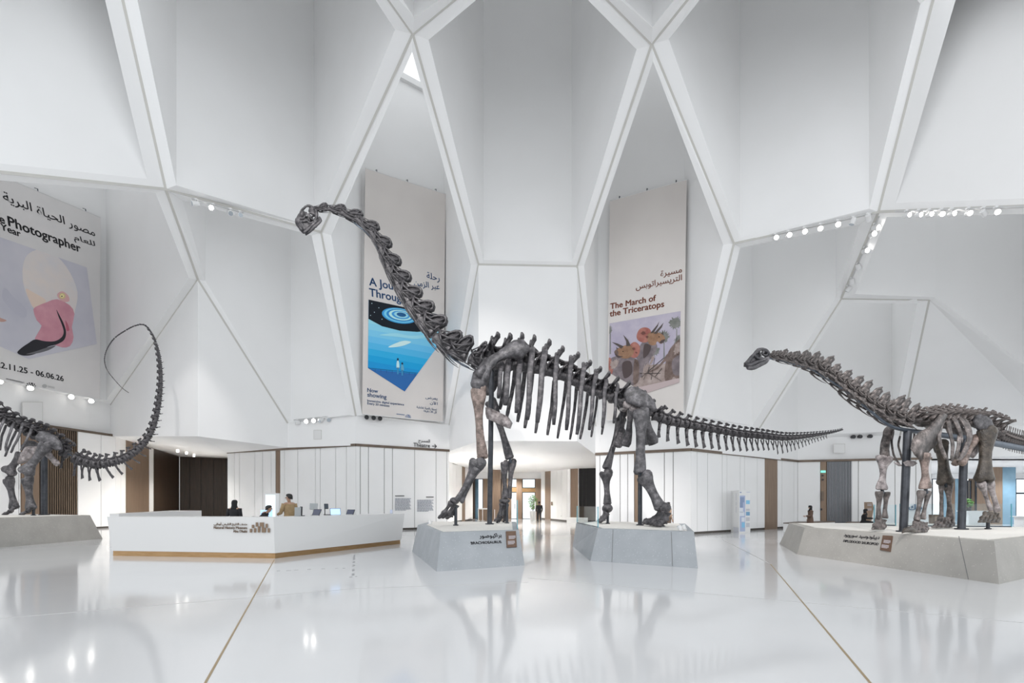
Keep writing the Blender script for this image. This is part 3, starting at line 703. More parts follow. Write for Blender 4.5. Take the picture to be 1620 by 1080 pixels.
    for (u0, v0), (u1, v1), w in far:
        bone(root, 'rib', lambda mb: rib_bone(mb, [B(u0, v0-8, .2), B(u0, v0, .6), B(lerp(u0, u1, .4)+1, lerp(v0, v1, .4), 1.1), B(u1, v1, 1.0)], w*m_per, .08), wob=.012)
    # shoulder girdle, both sides
    def scap(dy, ox=0, oy=0):
        def f(mb):
            o = [(828, 536), (833, 543), (835, 553), (832, 563), (824, 568), (812, 567), (800, 567), (788, 573), (779, 583), (776, 596), (771, 608), (764, 617), (753, 614), (746, 602), (748, 589), (757, 578), (765, 570), (776, 562), (790, 554), (800, 546), (813, 537)]
            o = [(u+ox, v+oy) for u, v in o]
            q_ = B(838+ox, 551+oy, dy); rows = [[q_+V((0, d_, e_)) for d_, e_ in ((0, .08), (-.04, .05), (-.05, 0), (-.04, -.05), (0, -.08), (.03, 0))]]
            for a, b in [(0, 4), (20, 5), (19, 6), (18, 7), (17, 8), (16, 9), (15, 10), (14, 11), (13, 12)]:
                A, Bq = o[a], o[b]; m_ = ((A[0]+Bq[0])/2, (A[1]+Bq[1])/2); th = .13
                q = [B(*A, dy), B(lerp(A[0], m_[0], .5), lerp(A[1], m_[1], .5), dy-th), B(*m_, dy-th*1.3), B(lerp(Bq[0], m_[0], .5), lerp(Bq[1], m_[1], .5), dy-th), B(*Bq, dy), B(*m_, dy+th)]
                rows.append(q)
            mb.loft(rows); mb.ball(B(757+ox, 607+oy, dy-.03), (.24, .2, .24), 10, 7)
            mb.tube([B(770+ox, 577+oy, dy-.06), B(764+ox, 584+oy, dy-.1), B(757+ox, 596+oy, dy-.1)], [.06, .12, .14], 8)
        return f
    bone(root, 'scapula', scap(-.85), B_LIGHT, .03, label='large rounded grey shoulder blade on the side facing the hall')
    bone(root, 'scapula', scap(.95, 14, 8), B_GREY, .03)
    # fore limbs
    def fore(name, mtl, fn, **k): return bone(root, name, fn, mtl, .015, 3.5, **k)
    fore('humerus', B_TAN, lambda mb: long_bone(mb, B(757, 614, -.85), B(763.5, 723, -.85), 24*m_per, 16*m_per, 11.5*m_per, bow=-.02), label='pinkish brown upper foreleg bone, the striding one')
    def fa(mb):
        long_bone(mb, B(757, 729, -.85), B(727, 792, -.9), 25*m_per, 13*m_per, 12*m_per, .6)
        long_bone(mb, B(755, 740, -1.05), B(722, 791, -1.05), 12*m_per, 8*m_per, 6*m_per, .8, knobs=False)
    fore('forearm', B_LIGHT, fa)
    def hand(mb):
        mb.ball(B(719, 792, -.9), (.16, .2, .12), 9, 6)
        for k, (a, b, c) in enumerate([((714, 794), (702, 812), (695, 818)), ((719, 796), (709, 813), (701, 818)), ((723, 798), (715, 814), (707, 819))]):
            dy = -1.08+k*.2
            long_bone(mb, B(*a, dy), B(*b, dy), .19, .17, .1, .9, knobs=False); long_bone(mb, B(*b, dy), B(*c, dy), .17, .11, .1, .8, knobs=False)
            mb.tube([B(*c, dy), B(c[0]-2.5, c[1]+1, dy)], [.06, .02], 7)
    fore('forefoot', B_GREY, hand)
    fore('humerus', B_GREY, lambda mb: long_bone(mb, B(776, 634, .95), B(806, 724, .95), 20*m_per, 15*m_per, 10*m_per, bow=.02))
    def fa2(mb):
        long_bone(mb, B(798, 731, .85), B(799, 787, .85), 13*m_per, 11*m_per, 7*m_per, .8); long_bone(mb, B(810, 729, 1.05), B(805, 788, 1.05), 16*m_per, 10*m_per, 7*m_per, .7)
    fore('forearm', B_GREY, fa2)
    def hand2(mb):
        mb.ball(B(798, 792, .95), (.2, .2, .1), 9, 6)
        for k, (a, b, c) in enumerate([((794, 796), (790, 816), (784, 823)), ((798, 796), (795, 817), (788, 825)), ((801, 797), (800, 816), (798, 824))]):
            dy = .8+k*.17
            long_bone(mb, B(*a, dy), B(*b, dy), .2, .17, .11, .9, knobs=False); long_bone(mb, B(*b, dy), B(*c, dy), .17, .12, .1, .8, knobs=False); mb.tube([B(*c, dy), B(c[0]-3, c[1]+1.3, dy)], [.06, .02], 7)
    fore('forefoot', B_GREY, hand2)
    def stern(mb):
        a = [(768, 644), (775, 645), (801, 658), (808, 668), (805, 677), (800, 676), (770, 662), (768, 655)]
        mb.hexa([B(u, v, -.35) for u, v in a], [B(u+3, v+1, -.1) for u, v in a])
    bone(root, 'sternal_plate', stern, B_PALE, .02, label='pale breast plate hanging behind the striding foreleg')
    # pelvis
    il = [(986, 625), (990, 616), (998, 611), (1008, 612), (1018, 617), (1029, 627), (1036, 636), (1039, 647), (1034, 652), (1023, 650), (1012, 645), (1000, 641), (990, 637)]
    bone(root, 'ilium', lambda mb: flat_bone(mb, il, YA-.75, .22), B_LIGHT, .03, label='pale grey hip blade on the side facing the hall')
    bone(root, 'ilium', lambda mb: flat_bone(mb, [(u-12, v+12) for u, v in il], YA+.8, .2), B_GREY, .03)
    def pub(dy, ox=0):
        def f(mb):
            mb.tube(spline([B(1000+ox, 640, dy), B(997+ox, 660, dy*.9), B(995+ox, 682, dy*.6), B(989+ox, 706, dy*.3)], 12), [(.145*k, .09) for k in (1.1, 1, .8, .7, .6, .6, .65, .75, .9, 1.1, 1.2, .9)], 9, ref=(1, 0, 0))
        return f
    bone(root, 'pubis', pub(-.6, 0), B_GREY); bone(root, 'pubis', pub(.6, -12), B_GREY)
    def isc(dy, ox):
        def f(mb): mb.tube(spline([B(1018+ox, 645, dy), B(1024+ox, 668, dy*.8), B(1029+ox, 686, dy*.5), B(1034+ox, 702, dy*.3)], 10), [(.18*k, .09) for k in (1.2, 1, .8, .65, .6, .6, .7, .9, 1.15, .9)], 9, ref=(1, 0, 0))
        return f
    bone(root, 'ischium', isc(-.5, 0), B_LIGHT); bone(root, 'ischium', isc(.5, -8), B_LIGHT)
    def sac(mb):
        for k in range(4): mb.tube([B(992+k*9, 640+k*4, -.7), B(990+k*9, 643+k*4, 0), B(985+k*9, 648+k*4, .7)], [.14, .1, .14], 8)
    bone(root, 'sacral_ribs', sac, B_PALE)
    # hind limbs
    fore('femur', B_LIGHT, lambda mb: long_bone(mb, B(1014.5, 649, -1.1), B(1012.5, 748, -1.2), 24*m_per, 18*m_per, 13.5*m_per, .75), label='stout grey thigh bone with a pale knee, on the side facing the hall')
    def tib(mb):
        long_bone(mb, B(1019, 752, -1.25), B(1045, 803, -1.4), 24*m_per, 18*m_per, 13*m_per, .7); long_bone(mb, B(1024, 756, -1.0), B(1047, 800, -1.15), 11*m_per, 9*m_per, 6*m_per, .8, knobs=False)
    fore('shin', B_LIGHT, tib)
    def foot(mb):
        mb.ball(B(1051, 803, -1.4), (.21, .22, .17), 10, 7)
        for k in range(5):
            dy = -1.95+k*.24; a = (1056-k*2.6, 810); b = (1053-k*4.6, 823.5-k*.6); c = (1045-k*5.2, 828-k*1.0)
            long_bone(mb, B(*a, dy), B(*b, dy), .24, .22, .15, .9, knobs=False); long_bone(mb, B(*b, dy), B(*c, dy), .22, .17, .15, .9, knobs=False); mb.tube([B(*c, dy), B(c[0]-4, c[1]+1, dy), B(c[0]-8, c[1]+3.5, dy)], [.11, .09, .03], 8)
    fore('hind_foot', B_GREY, foot)
    def fem2(mb):
        long_bone(mb, B(983, 662, .8), B(959.5, 741, .5), 17*m_per, 15*m_per, 8.5*m_per, .8)
        mb.tube(spline([B(989, 652, .8), B(983, 660, .8), B(981, 676, .7), B(988, 690, .7)], 9), .13, 9)
    fore('femur', B_GREY, fem2)
    fore('shin', B_GREY, lambda mb: (long_bone(mb, B(958.5, 746, .45), B(961, 797, .5), 22*m_per, 13*m_per, 9*m_per, .7), mb.ball(B(961, 804, .5), (.19, .2, .16), 10, 7)))
    def foot2(mb):
        for k in range(4):
            dy = .3+k*.2; a = (961-k, 811); b = (956-k, 819.5); c = (949-k, 825)
            long_bone(mb, B(*a, dy), B(*b, dy), .2, .19, .13, .9, knobs=False); long_bone(mb, B(*b, dy), B(*c, dy), .19, .14, .12, .9, knobs=False)
    fore('hind_foot', B_GREY, foot2)
    # tail
    tail = spline([B(1040, 659), B(1059, 666), B(1093, 673), B(1127, 679, .1), B(1167, 686, .3), B(1207, 690, .6), B(1241, 693, 1.0), B(1269, 691, 1.4), B(1298, 687, 1.9), B(1320, 683, 2.3), B(1334, 679, 2.6)], 200)
    pos = []; x = 0; step = 10.6
    while x < 199: pos.append(int(x)); x += step*.68*(1-.52*x/199)
    for k, i in enumerate(pos):
        t = i/199; nx = pos[k+1] if k+1 < len(pos) else 199
        h = sample([(0, 22), (.15, 16), (.4, 13.5), (.6, 10.5), (.8, 6.5), (1, 3.2)], t)*m_per
        L = (tail[nx]-tail[i]).length; cr = sample([(0, 8.5), (.2, 8), (.5, 7), (.75, 4.6), (.9, 2.8), (1, 1.6)], t)*m_per
        me = proto('caudal_vertebra', caudal, B_GREY)
        place('caudal_vertebra', me, root, tail[i], run(tail, i), (0, 0, 1), L*1.08, cr/.42, max(h, cr*1.6)/1.0 if h > cr else h)
        if t < .86:
            cl = sample([(0, 24), (.12, 26), (.3, 22), (.5, 15), (.62, 11), (.75, 6), (.86, 4)], t)*m_per
            me2 = proto('chevron', chevron if t < .52 else chevron_flat, B_GREY)
            tl = V((0, 0, -1))*cr*.8
            place('chevron', me2, root, tail[i]+tl+run(tail, i)*L*.35, run(tail, i), (0, 0, 1), cl*.8 if t < .52 else L*.95, cr*1.2, cl if t < .52 else cl*1.5)
    MB().tube(spline([tail[0]-V((0, 0, .1)), tail[60], tail[120]-V((0, 0, .03)), tail[170]], 30), [.05]*20+[.03]*10, 8).build('tail_rod', M_STEEL, root, smooth=True)
    MB().tube(spline([B(560, 352), B(588, 376), B(606, 412), B(636, 462), B(664, 508), B(708, 560), B(742, 582)], 36), .028, 8).build('neck_rod', M_STEEL, root, smooth=True)
    # mount
    z = .88
    gp = lambda u, Y: px_z(u, Y, z)
    post(root, gp(774.5, YA+.1), B(778, 578, .1), .085)
    post(root, gp(721, YA-.75), B(721, 798, -.75), .05); post(root, gp(801.8, YA+.9), B(801.8, 792, .9), .05)
    post(root, gp(1012.6, YA-.6), B(1012.6, 655, -.6), .07); post(root, gp(1048, YA-1.3), B(1048, 812, -1.3), .045); post(root, gp(961.5, YA+.6), B(961.5, 806, .6), .045)
    for (a, b) in [((763, 722, -.85), (757, 731, -.85)), ((806, 722, .95), (808, 732, .95)), ((1013, 746, -1.2), (1018, 755, -1.2)), ((960, 739, .5), (959, 748, .45)), ((728, 790, -.9), (719, 794, -.9)), ((1046, 803, -1.3), (1051, 812, -1.4)), ((961, 803, .5), (958, 815, .5))]:
        MB().tube([B(*a), B(*b)], .05, 8).build('joint_rod', M_DARKSTEEL, root)
    return root
brachiosaurus()
# ------------------------------------------------------------------ the long-necked skeleton on the right
def diplodocid():
    AY = lambda u: 7.97/(1-.46*(u-CX)/FPX)
    mp = 13/FPX
    D = lambda u, v, dy=0: P(u, v, AY(u)+dy)
    root = thing('diplodocid_skeleton', 'brown-grey long-necked dinosaur skeleton on the right, carried by two thick blue-grey posts', 'skeleton', (D(1475, 795).x, AY(1475), .84))
    def bn(name, fn, m=B_WARM, wob=.015, sc=4, label=None): return bone(root, name, fn, m, wob, sc, label)
    def skull(mb):
        for s in (-1, 1):
            y = s*.07
            T = lambda pts, r: mb.tube(spline([D(u, v, y*w) for u, v, w in pts], len(pts)*3), r, 6)
            T([(1216, 561, 1), (1213, 554, 1), (1206, 552, 1), (1199, 554, 1), (1192, 561, .9), (1185, 569, .6), (1179, 575, .4)], .035)
            T([(1179, 577, .4), (1188, 577, .8), (1198, 572, 1), (1208, 569, 1), (1215, 566, 1)], .04)
            T([(1201, 555, 1), (1203, 562, 1.1), (1202, 569, 1)], .022); T([(1193, 562, 1), (1198, 566, 1), (1206, 567, 1)], .028)
            mb.tube([D(1210+math.cos(a*.785)*4, 558+math.sin(a*.785)*4.2, y*1.15) for a in range(9)], .022, 5)
            for k in range(5): mb.tube([D(1180+k*1.8, 577.5, y*.5), D(1180.5+k*1.8, 581, y*.5)], [.012, .006], 5)
        mb.hexa([D(u, v, -.06) for u, v in [(1181, 572), (1192, 563), (1201, 556), (1202, 568), (1190, 576), (1181, 577)]], [D(u, v, .06) for u, v in [(1181, 572), (1192, 563), (1201, 556), (1202, 568), (1190, 576), (1181, 577)]])
        mb.ball(D(1213, 560), .07, 8, 6)
    bn('skull', skull, B_GREY, .015, 9)
    def jaw(mb):
        for s in (-1, 1): mb.tube(spline([D(1182, 580.5, s*.03), D(1190, 581.5, s*.06), D(1201, 577, s*.08), D(1211, 572, s*.08), D(1215, 567, s*.08)], 12), [(.05, .025)]*12, 6)
    bn('lower_jaw', jaw, B_GREY, .01, 9)
    neck = [(1217, 562), (1230, 563), (1245, 566), (1259, 569), (1276, 572), (1290, 577), (1304, 584), (1318, 593), (1332, 604), (1347, 615), (1361, 625), (1376, 635), (1394, 645), (1412, 653), (1428, 659), (1440, 663)]
    sp = spline([D(*p) for p in neck], 121)
    marks = [0, 5.5, 11.5, 18, 25, 33, 41, 49, 57.5, 66, 74.5, 83, 92, 101, 111, 120]
    for k in range(15):
        i, j = int(marks[k]), int(marks[k+1]); t = k/14; h = (.20+.50*t**.8)*R.uniform(.85, 1.15)
        place('cervical_vertebra', proto('cervical_vertebra', lambda: cervical(True), B_WARM), root, lerp(sp[i], sp[j], .5), sp[j]-sp[i]+V((0, 0, R.uniform(-.04, .04))), (R.uniform(.1, .5), R.uniform(-.15, .15), 1), (sp[j]-sp[i]).length*1.0, h*.85, h*1.05)
    body = [D(*p) for p in [(1440, 664), (1453, 667), (1466, 669), (1479, 670), (1491, 670), (1503, 669), (1514, 669), (1525, 669), (1535, 669), (1545, 670), (1555, 673), (1565, 678), (1575, 683)]]
    tz = [(1440, 645), (1453, 648), (1467, 643), (1479, 641), (1492, 640), (1503, 641), (1515, 643), (1526, 646), (1537, 648), (1548, 647), (1558, 651), (1570, 656), (1581, 660)]
    for k, p in enumerate(body):
        d = run(body, k); up = D(*tz[k])-p; h = (up-d*up.dot(d)).length; seg = (body[min(k+1, 12)]-body[max(k-1, 0)]).length/(2 if 0 < k < 12 else 1)
        place('dorsal_vertebra' if k < 9 else 'sacral_vertebra', proto('dorsal_vertebra', lambda: dorsal(True, .08), B_WARM), root, p, d, (0, 0, 1), seg*1.05, .7, h)
    tl = spline([D(1577, 684), D(1590, 691), D(1605, 696), D(1622, 700), D(1650, 706), D(1690, 713)], 100); x = 0.0; k = 0
    while x < 96:
        i = int(x); L = .145; t = x/100; st_ = max(1.5, L/((tl[-1]-tl[0]).length/100))
        place('caudal_vertebra', proto('caudal_vertebra', lambda: caudal(False), B_WARM), root, tl[i], run(tl, i), (0, 0, 1), L*1.05, .2, .42-.1*t)
        if k % 1 == 0: place('chevron', proto('chevron', chevron, B_WARM), root, tl[i]-V((0, 0, .16)), run(tl, i), (0, 0, 1), .14, .15, .22)
        x += st_; k += 1
    # steel armature under the spine and the two posts
    arm = [D(1214, 567), D(1232, 568.5), D(1257, 576), D(1283, 583), D(1306, 598), D(1336, 616.5), D(1371, 645), D(1394, 664), D(1412, 675), D(1432, 680), D(1455, 683), D(1490, 688), D(1533, 694), D(1580, 702), D(1620, 709.5), D(1690, 722)]
    sa = spline(arm, 80); MB().tube(sa, [sample([(0, .015), (.25, .03), (.45, .075), (.6, .1), (1, .1)], i/79) for i in range(80)], 10).build('armature_tube', M_STEEL, root, smooth=True)
    post(root, px_z(1429, 12.7, .84), D(1436, 682), .095); post(root, px_z(1521, 13.85, .84), D(1525.5, 693), .095)
    post(root, px_z(1563, AY(1563)-.6, .84), D(1563, 822, -.6), .045)
    # shoulders, ribs
    def sc_(dy, ox):
        def f(mb):
            L = [(1490, 652), (1480, 663), (1468, 675), (1453, 683), (1444, 694), (1441, 709), (1446, 720), (1455, 727)]; Rr = [(1500, 657), (1493, 668), (1487, 680), (1486, 691), (1483, 703), (1475, 711), (1466, 719), (1461, 727)]
            rows = []
            for a, b in zip(L, Rr):
                m_ = ((a[0]+b[0])/2, (a[1]+b[1])/2)
                rows.append([D(a[0]+ox, a[1], dy), D(m_[0]+ox, m_[1], dy-.09), D(b[0]+ox, b[1], dy), D(m_[0]+ox, m_[1], dy+.05)])
            mb.loft(rows)
        return f
    bn('scapula', sc_(-.65, 0), B_WARM, .025, label='broad mottled shoulder blade on the side facing the hall')
    bn('scapula', lambda mb: mb.tube(spline([D(1413, 672, .9), D(1404, 688, .9), D(1400, 705, .85), D(1400, 724, .8)], 10), [(.1, .06), (.11, .06), (.12, .06), (.13, .06), (.12, .07), (.1, .08), (.1, .08), (.12, .08), (.14, .09), (.12, .09)], 8, ref=(1, 0, 0)), B_WARM, .03)
    nr = [[(1492, 662), (1486, 680), (1487, 702), (1497, 726)], [(1499, 660), (1503, 682), (1507, 705), (1506, 729)], [(1508, 658), (1517, 678), (1517, 702), (1512, 726)], [(1514, 657), (1527, 672), (1532, 694), (1523, 718), (1516, 728)], [(1520, 658), (1532, 672), (1535, 690), (1528, 712), (1518, 727)], [(1503, 658), (1512, 668), (1519, 684), (1522, 700)]]
    for q in nr: bn('rib', lambda mb: rib_bone(mb, [D(u, v, -.25-.5*math.sin(min(1, i/2)*1.57)) for i, (u, v) in enumerate(q)], .13, .05), B_WARM, .012)
    fr = [[(1413, 682), (1411, 700), (1414, 720), (1424, 735)], [(1424, 690), (1422, 706), (1426, 722), (1431, 728)], [(1447, 684), (1445, 700), (1448, 716)], [(1474, 690), (1476, 704), (1480, 716)]]
    for q in fr: bn('rib', lambda mb: rib_bone(mb, [D(u, v, .75) for u, v in q], .065, .04), B_WARM, .012)
    bn('sternal_plate', lambda mb: flat_bone(mb, [(1429, 731), (1436, 728), (1447, 729), (1451, 733), (1444, 738), (1433, 737)], AY(1440)-.2, .06), B_PALE, .01)
    bn('sternal_plate', lambda mb: flat_bone(mb, [(1414, 731), (1420, 731), (1428, 737), (1422, 737)], AY(1422)+.2, .06), B_PALE, .01)
    # limbs: mottled pale fore limbs, dark thighs
    def two(p, q, off, w, m, n1='radius', n2='ulna', top=1.0):
        (u0, v0), (u1, v1), dy = p, q, off
        bn(n1, lambda mb: long_bone(mb, D(u0-w*.27, v0, dy), D(u1-w*.24, v1, dy), w*.62*mp, w*.46*mp, w*.3*mp, .9, knobs=False), m)
        bn(n2, lambda mb: long_bone(mb, D(u0+w*.3, v0+1, dy+.1), D(u1+w*.24, v1-2, dy+.1), w*.55*mp, w*.45*mp, w*.28*mp, .9, knobs=False), m)
    bn('humerus', lambda mb: long_bone(mb, D(1398.5, 721, .85), D(1394.5, 775, .85), 29*mp, 20*mp, 10*mp, .5, knobs=False), B_PALE, .03, label='pale upper foreleg bone, nearest the bench, waisted and blotched')
    two((1396.5, 777), (1395, 822), .85, 20, B_WARM)
    bn('humerus', lambda mb: long_bone(mb, D(1462, 716, -.62), D(1464, 773, -.62), 20*mp, 20*mp, 10.5*mp, .6, knobs=False), B_TAN, .02, label='pinkish upper foreleg bone beside the first post')
    two((1463, 776), (1455, 823), -.62, 19, B_WARM)
    def footd(u, v, dy, n, L, w, m, name):
        v -= 1.6
        def f(mb):
            for k in range(n):
                a = (k-(n-1)/2)/max(1, (n-1)/2); uu = u+a*w*.5
                long_bone(mb, D(u+a*w*.33, v-13, dy-.05+abs(a)*.1), D(uu-1.5, v-4, dy-.12+abs(a)*.1), .15, .14, .09, .9, knobs=False)
                long_bone(mb, D(uu-1.5, v-4, dy-.12), D(uu-L*.5, v-.5, dy-.2), .13, .11, .08, .9, knobs=False); mb.tube([D(uu-L*.5, v-.5, dy-.2), D(uu-L, v+1.2, dy-.22)], [.055, .02], 7)
        bn(name, f, m, .012, 8)
    footd(1393, 837, .85, 5, 6, 15, B_WARM, 'forefoot'); footd(1456, 841, -.62, 5, 5, 22, B_WARM, 'forefoot')
    bn('claw', lambda mb: mb.tube(spline([D(1446, 838, -.9), D(1437, 837, -1.0), D(1431, 839, -1.05), D(1427, 843, -1.1)], 9), [.05, .06, .07, .07, .065, .06, .05, .035, .01], 8), B_BROWN, .01)
    il = [(1536, 658), (1545, 654), (1556, 655), (1566, 663), (1572, 676), (1571, 684), (1561, 685), (1549, 682), (1541, 672)]
    bn('ilium', lambda mb: flat_bone(mb, il, AY(1555)-.55, .16), B_LIGHT, .025, label='bluish grey hip blade above the dark thigh bone'); bn('ilium', lambda mb: flat_bone(mb, [(u-40, v+16) for u, v in il], AY(1520)+.6, .14), B_WARM, .025)
    bn('pubis', lambda mb: mb.tube(spline([D(1546, 690, -.3), D(1540, 702, -.3), D(1530, 718, -.35), D(1522, 733, -.4)], 9), [.11, .1, .08, .065, .06, .07, .085, .1, .09], 8), B_TAN)
    bn('pubis', lambda mb: mb.tube(spline([D(1528, 700, .4), D(1520, 714, .2), D(1511, 733, 0)], 9), [.09, .08, .07, .06, .06, .07, .085, .1, .09], 8), B_TAN)
    bn('ischium', lambda mb: mb.tube(spline([D(1549, 694, -.2), D(1543, 712, -.1), D(1536, 722, 0)], 8), [(.16, .08), (.2, .08), (.2, .08), (.16, .07), (.12, .06), (.1, .06), (.1, .06), (.08, .05)], 8, ref=(1, 0, 0)), B_PALE)
    bn('femur', lambda mb: long_bone(mb, D(1561, 680, -.65), D(1557, 759, -.65), 30*mp, 29*mp, 19*mp, .7), B_BROWN, .02, label='dark brown thigh bone facing the hall, the thickest bone of the hind leg')
    bn('femur', lambda mb: long_bone(mb, D(1489, 700, .85), D(1495, 763, .85), 22*mp, 26*mp, 17*mp, .7), B_BROWN, .02, label='dark brown thigh bone on the far side, seen between the two posts')
    bn('tibia', lambda mb: long_bone(mb, D(1566, 763, -.7), D(1578, 808, -.7), 13*mp, 11*mp, 7.5*mp, .9), B_PALE); bn('fibula', lambda mb: long_bone(mb, D(1552, 763, -.6), D(1567, 806, -.6), 15*mp, 8*mp, 6*mp, .8, knobs=False), B_PALE)
    bn('tibia', lambda mb: long_bone(mb, D(1500, 765, .85), D(1503, 820, .85), 15*mp, 12*mp, 6.5*mp, .9), B_WARM); bn('fibula', lambda mb: long_bone(mb, D(1489, 766, .95), D(1489, 820, .95), 8*mp, 7*mp, 5*mp, .9, knobs=False), B_WARM)
    footd(1568, 826, -.7, 5, 7, 26, B_BROWN, 'hind_foot'); footd(1496, 834, .85, 5, 9, 26, B_WARM, 'hind_foot')
    for a, b, dy in [((1395, 773), (1397, 780), .85), ((1464, 772), (1466, 780), -.62), ((1557, 757), (1560, 768), -.65), ((1495, 762), (1497, 770), .85)]:
        MB().tube([D(*a, dy), D(*b, dy)], .04, 8).build('joint_rod', M_DARKSTEEL, root)
    return root
diplodocid()
# ------------------------------------------------------------------ the skeleton with the whip tail on the left
def whiptail():
    YW = 20.6; mp = YW/FPX
    D = lambda u, v, dy=0: P(u, v, YW+dy)
    root = thing('diplodocus_skeleton', 'dark dinosaur skeleton at the left edge with a whip tail looping up', 'skeleton', (D(30, 795).x, YW, 1.08))
    def bn(name, fn, m=B_GREY, wob=.02, sc=3.5, label=None): return bone(root, name, fn, m, wob, sc, label)
    body = [D(*p) for p in [(-40, 642), (-28, 648), (-14, 655), (0, 661), (13, 668), (26, 675), (38, 681), (50, 687), (61, 692), (73, 697), (85, 703), (96, 710)]]
    tz = [(-36, 620), (-22, 626), (-8, 632), (4, 640), (20, 649), (36, 658), (52, 663), (66, 668), (86, 676), (98, 684), (106, 691), (114, 699)]
    for k, p in enumerate(body):
        d = run(body, k); up = D(*tz[k])-p; h = (up-d*up.dot(d)).length; seg = (body[min(k+1, 11)]-body[max(k-1, 0)]).length/(2 if 0 < k < 11 else 1)
        place('dorsal_vertebra' if k < 7 else 'sacral_vertebra', proto('dorsal_vertebra', dorsal, B_GREY), root, p, d, (.15, 0, 1), seg*1.05, .8, h)
    tail = spline([D(103, 716), D(117, 724), D(132, 730), D(155, 734.5), D(179, 731, .2), D(200, 724, .4), D(221, 709, .6), D(236, 690, .8), D(245, 668, 1), D(251, 641, 1.1), D(254.5, 606, 1.2), D(253, 571, 1.2), D(247, 543, 1.1), D(239, 525, 1), D(228, 514, .9), D(214, 515, .8), D(197, 523.5, .7), D(180, 536, .6), D(169, 553, .6), D(165.5, 569, .6), D(169, 584, .6), D(179.5, 598.5, .6), D(193.5, 613.5, .6), D(208, 624, .6)], 600)
    x = 0.0; n = 0
    while x < 590:
        i = int(x); t = x/599
        L = sample([(0, 11), (.3, 12), (.5, 10.5), (.62, 8), (.72, 7), (1, 6)], t)*mp
        per = (tail[min(i+1, 599)]-tail[max(i-1, 0)]).length/2; stp = max(1, L/per)
        h = sample([(0, 22), (.1, 18), (.22, 14), (.28, 10), (.45, 7.5), (.56, 5.5), (.62, 3.6), (.68, 2), (1, 1.0)], t)*mp; cr = sample([(0, 6.5), (.25, 5.6), (.45, 4.2), (.56, 3.3), (.63, 1.9), (.7, 1.2), (1, .55)], t)*mp
        d = run(tail, i); up = V((0, 0, 1)) if t < .3 else d.cross(V((0, 1, 0)))*-1
        if t < .3: pass
        a = lerp(V((.25, 0, 1)), V((-1, 0, .25)), min(1, max(0, (t-.1)/.22)))
        if t > .5: a = d.cross(V((0, 1, 0))); a = a if a.x < 0 or t > .62 else -a
        if t < .66: place('caudal_vertebra', proto('caudal_vertebra', caudal, B_GREY), root, tail[i], d, a, L*1.05, cr/.42, h)
        elif n < 140: place('caudal_vertebra', proto('whip_segment', lambda: MB().tube([(-.48, 0, 0), (-.4, 0, 0), (0, 0, 0), (.4, 0, 0), (.48, 0, 0)], [.6, 1, .7, 1, .6], 8), B_GREY), root, tail[i], d, (0, 1, 0), L, cr, cr)
        if t < .56:
            cl = sample([(0, 20), (.1, 22), (.2, 14), (.27, 8), (.4, 4.5), (.56, 3)], t)*mp
            place('chevron', proto('chevron', chevron, B_GREY), root, tail[i]-a.normalized()*cr*.8, d, a, cl*.75, cr*1.2, cl)
        x += stp; n += 1
    for q in [[(22, 668), (14, 690), (9, 707), (11, 716)], [(36, 668), (30, 690), (22, 705), (17, 716)], [(52, 672), (44, 692), (33, 712)], [(8, 660), (-2, 684), (-4, 708)], [(-6, 652), (-16, 676), (-18, 700)], [(-20, 646), (-30, 672), (-32, 698)]]:
        bn('rib', lambda mb: rib_bone(mb, [D(u, v, -.3-.35*min(1, i)) for i, (u, v) in enumerate(q)], .13, .06), B_LIGHT, .012)
    for q in [[(10, 672), (3, 690), (0, 712)], [(26, 680), (18, 697), (8, 722)]]:
        bn('rib', lambda mb: rib_bone(mb, [D(u, v, .6) for u, v in q], .12, .06), B_GREY, .012)
    il = [(56, 690), (64, 682), (76, 683), (88, 689), (97, 700), (99, 711), (90, 713), (80, 706), (68, 700), (58, 698)]
    bn('ilium', lambda mb: flat_bone(mb, il, YW-.7, .2), B_LIGHT, .03, label='broad grey hip blade above the near thigh bone'); bn('ilium', lambda mb: flat_bone(mb, [(u-22, v+14) for u, v in il], YW+.7, .2), B_GREY, .03)
    bn('sacrum', lambda mb: flat_bone(mb, [(36, 718), (44, 706), (58, 706), (66, 712), (56, 722), (42, 730), (30, 734)], YW-.1, .3), B_PALE, .03)
    bn('ischium', lambda mb: mb.tube(spline([D(72, 712, -.3), D(80, 722, -.3), D(92, 735, -.3)], 8), [(.2, .09), (.17, .08), (.15, .07), (.12, .06), (.11, .06), (.12, .06), (.13, .06), (.1, .05)], 8, ref=(1, 0, 0)), B_PALE)
    bn('femur', lambda mb: long_bone(mb, D(74, 703, -.75), D(40, 748, -.8), 20*mp, 22*mp, 11*mp, .8), B_LIGHT, label='grey thigh bone of the near hind leg')
    bn('femur', lambda mb: long_bone(mb, D(34, 718, .6), D(13, 747, .6), 16*mp, 22*mp, 10*mp, .8), B_GREY)
    bn('shin', lambda mb: long_bone(mb, D(43, 756, -.8), D(49, 804, -.8), 17*mp, 15*mp, 9.5*mp, .8), B_GREY); bn('shin', lambda mb: long_bone(mb, D(13, 757, .6), D(23, 803, .6), 17*mp, 15*mp, 9*mp, .8), B_GREY)
    def ft(u, dy):
        def f(mb):
            for k in range(4):
                y = dy-.3+k*.2; long_bone(mb, D(u+3, 802, y*.9+dy*.1), D(u-5+k, 809, y-.1), .22, .17, .12, .9, knobs=False); long_bone(mb, D(u-5+k, 809, y-.1), D(u-12+k, 812, y-.15), .16, .13, .1, .8, knobs=False); mb.tube([D(u-12+k, 812, y-.15), D(u-17+k, 813.5, y-.17)], [.07, .02], 7)
        return f
    bn('hind_foot', ft(47, -.8), B_GREY, .012); bn('hind_foot', ft(20, .6), B_GREY, .012)
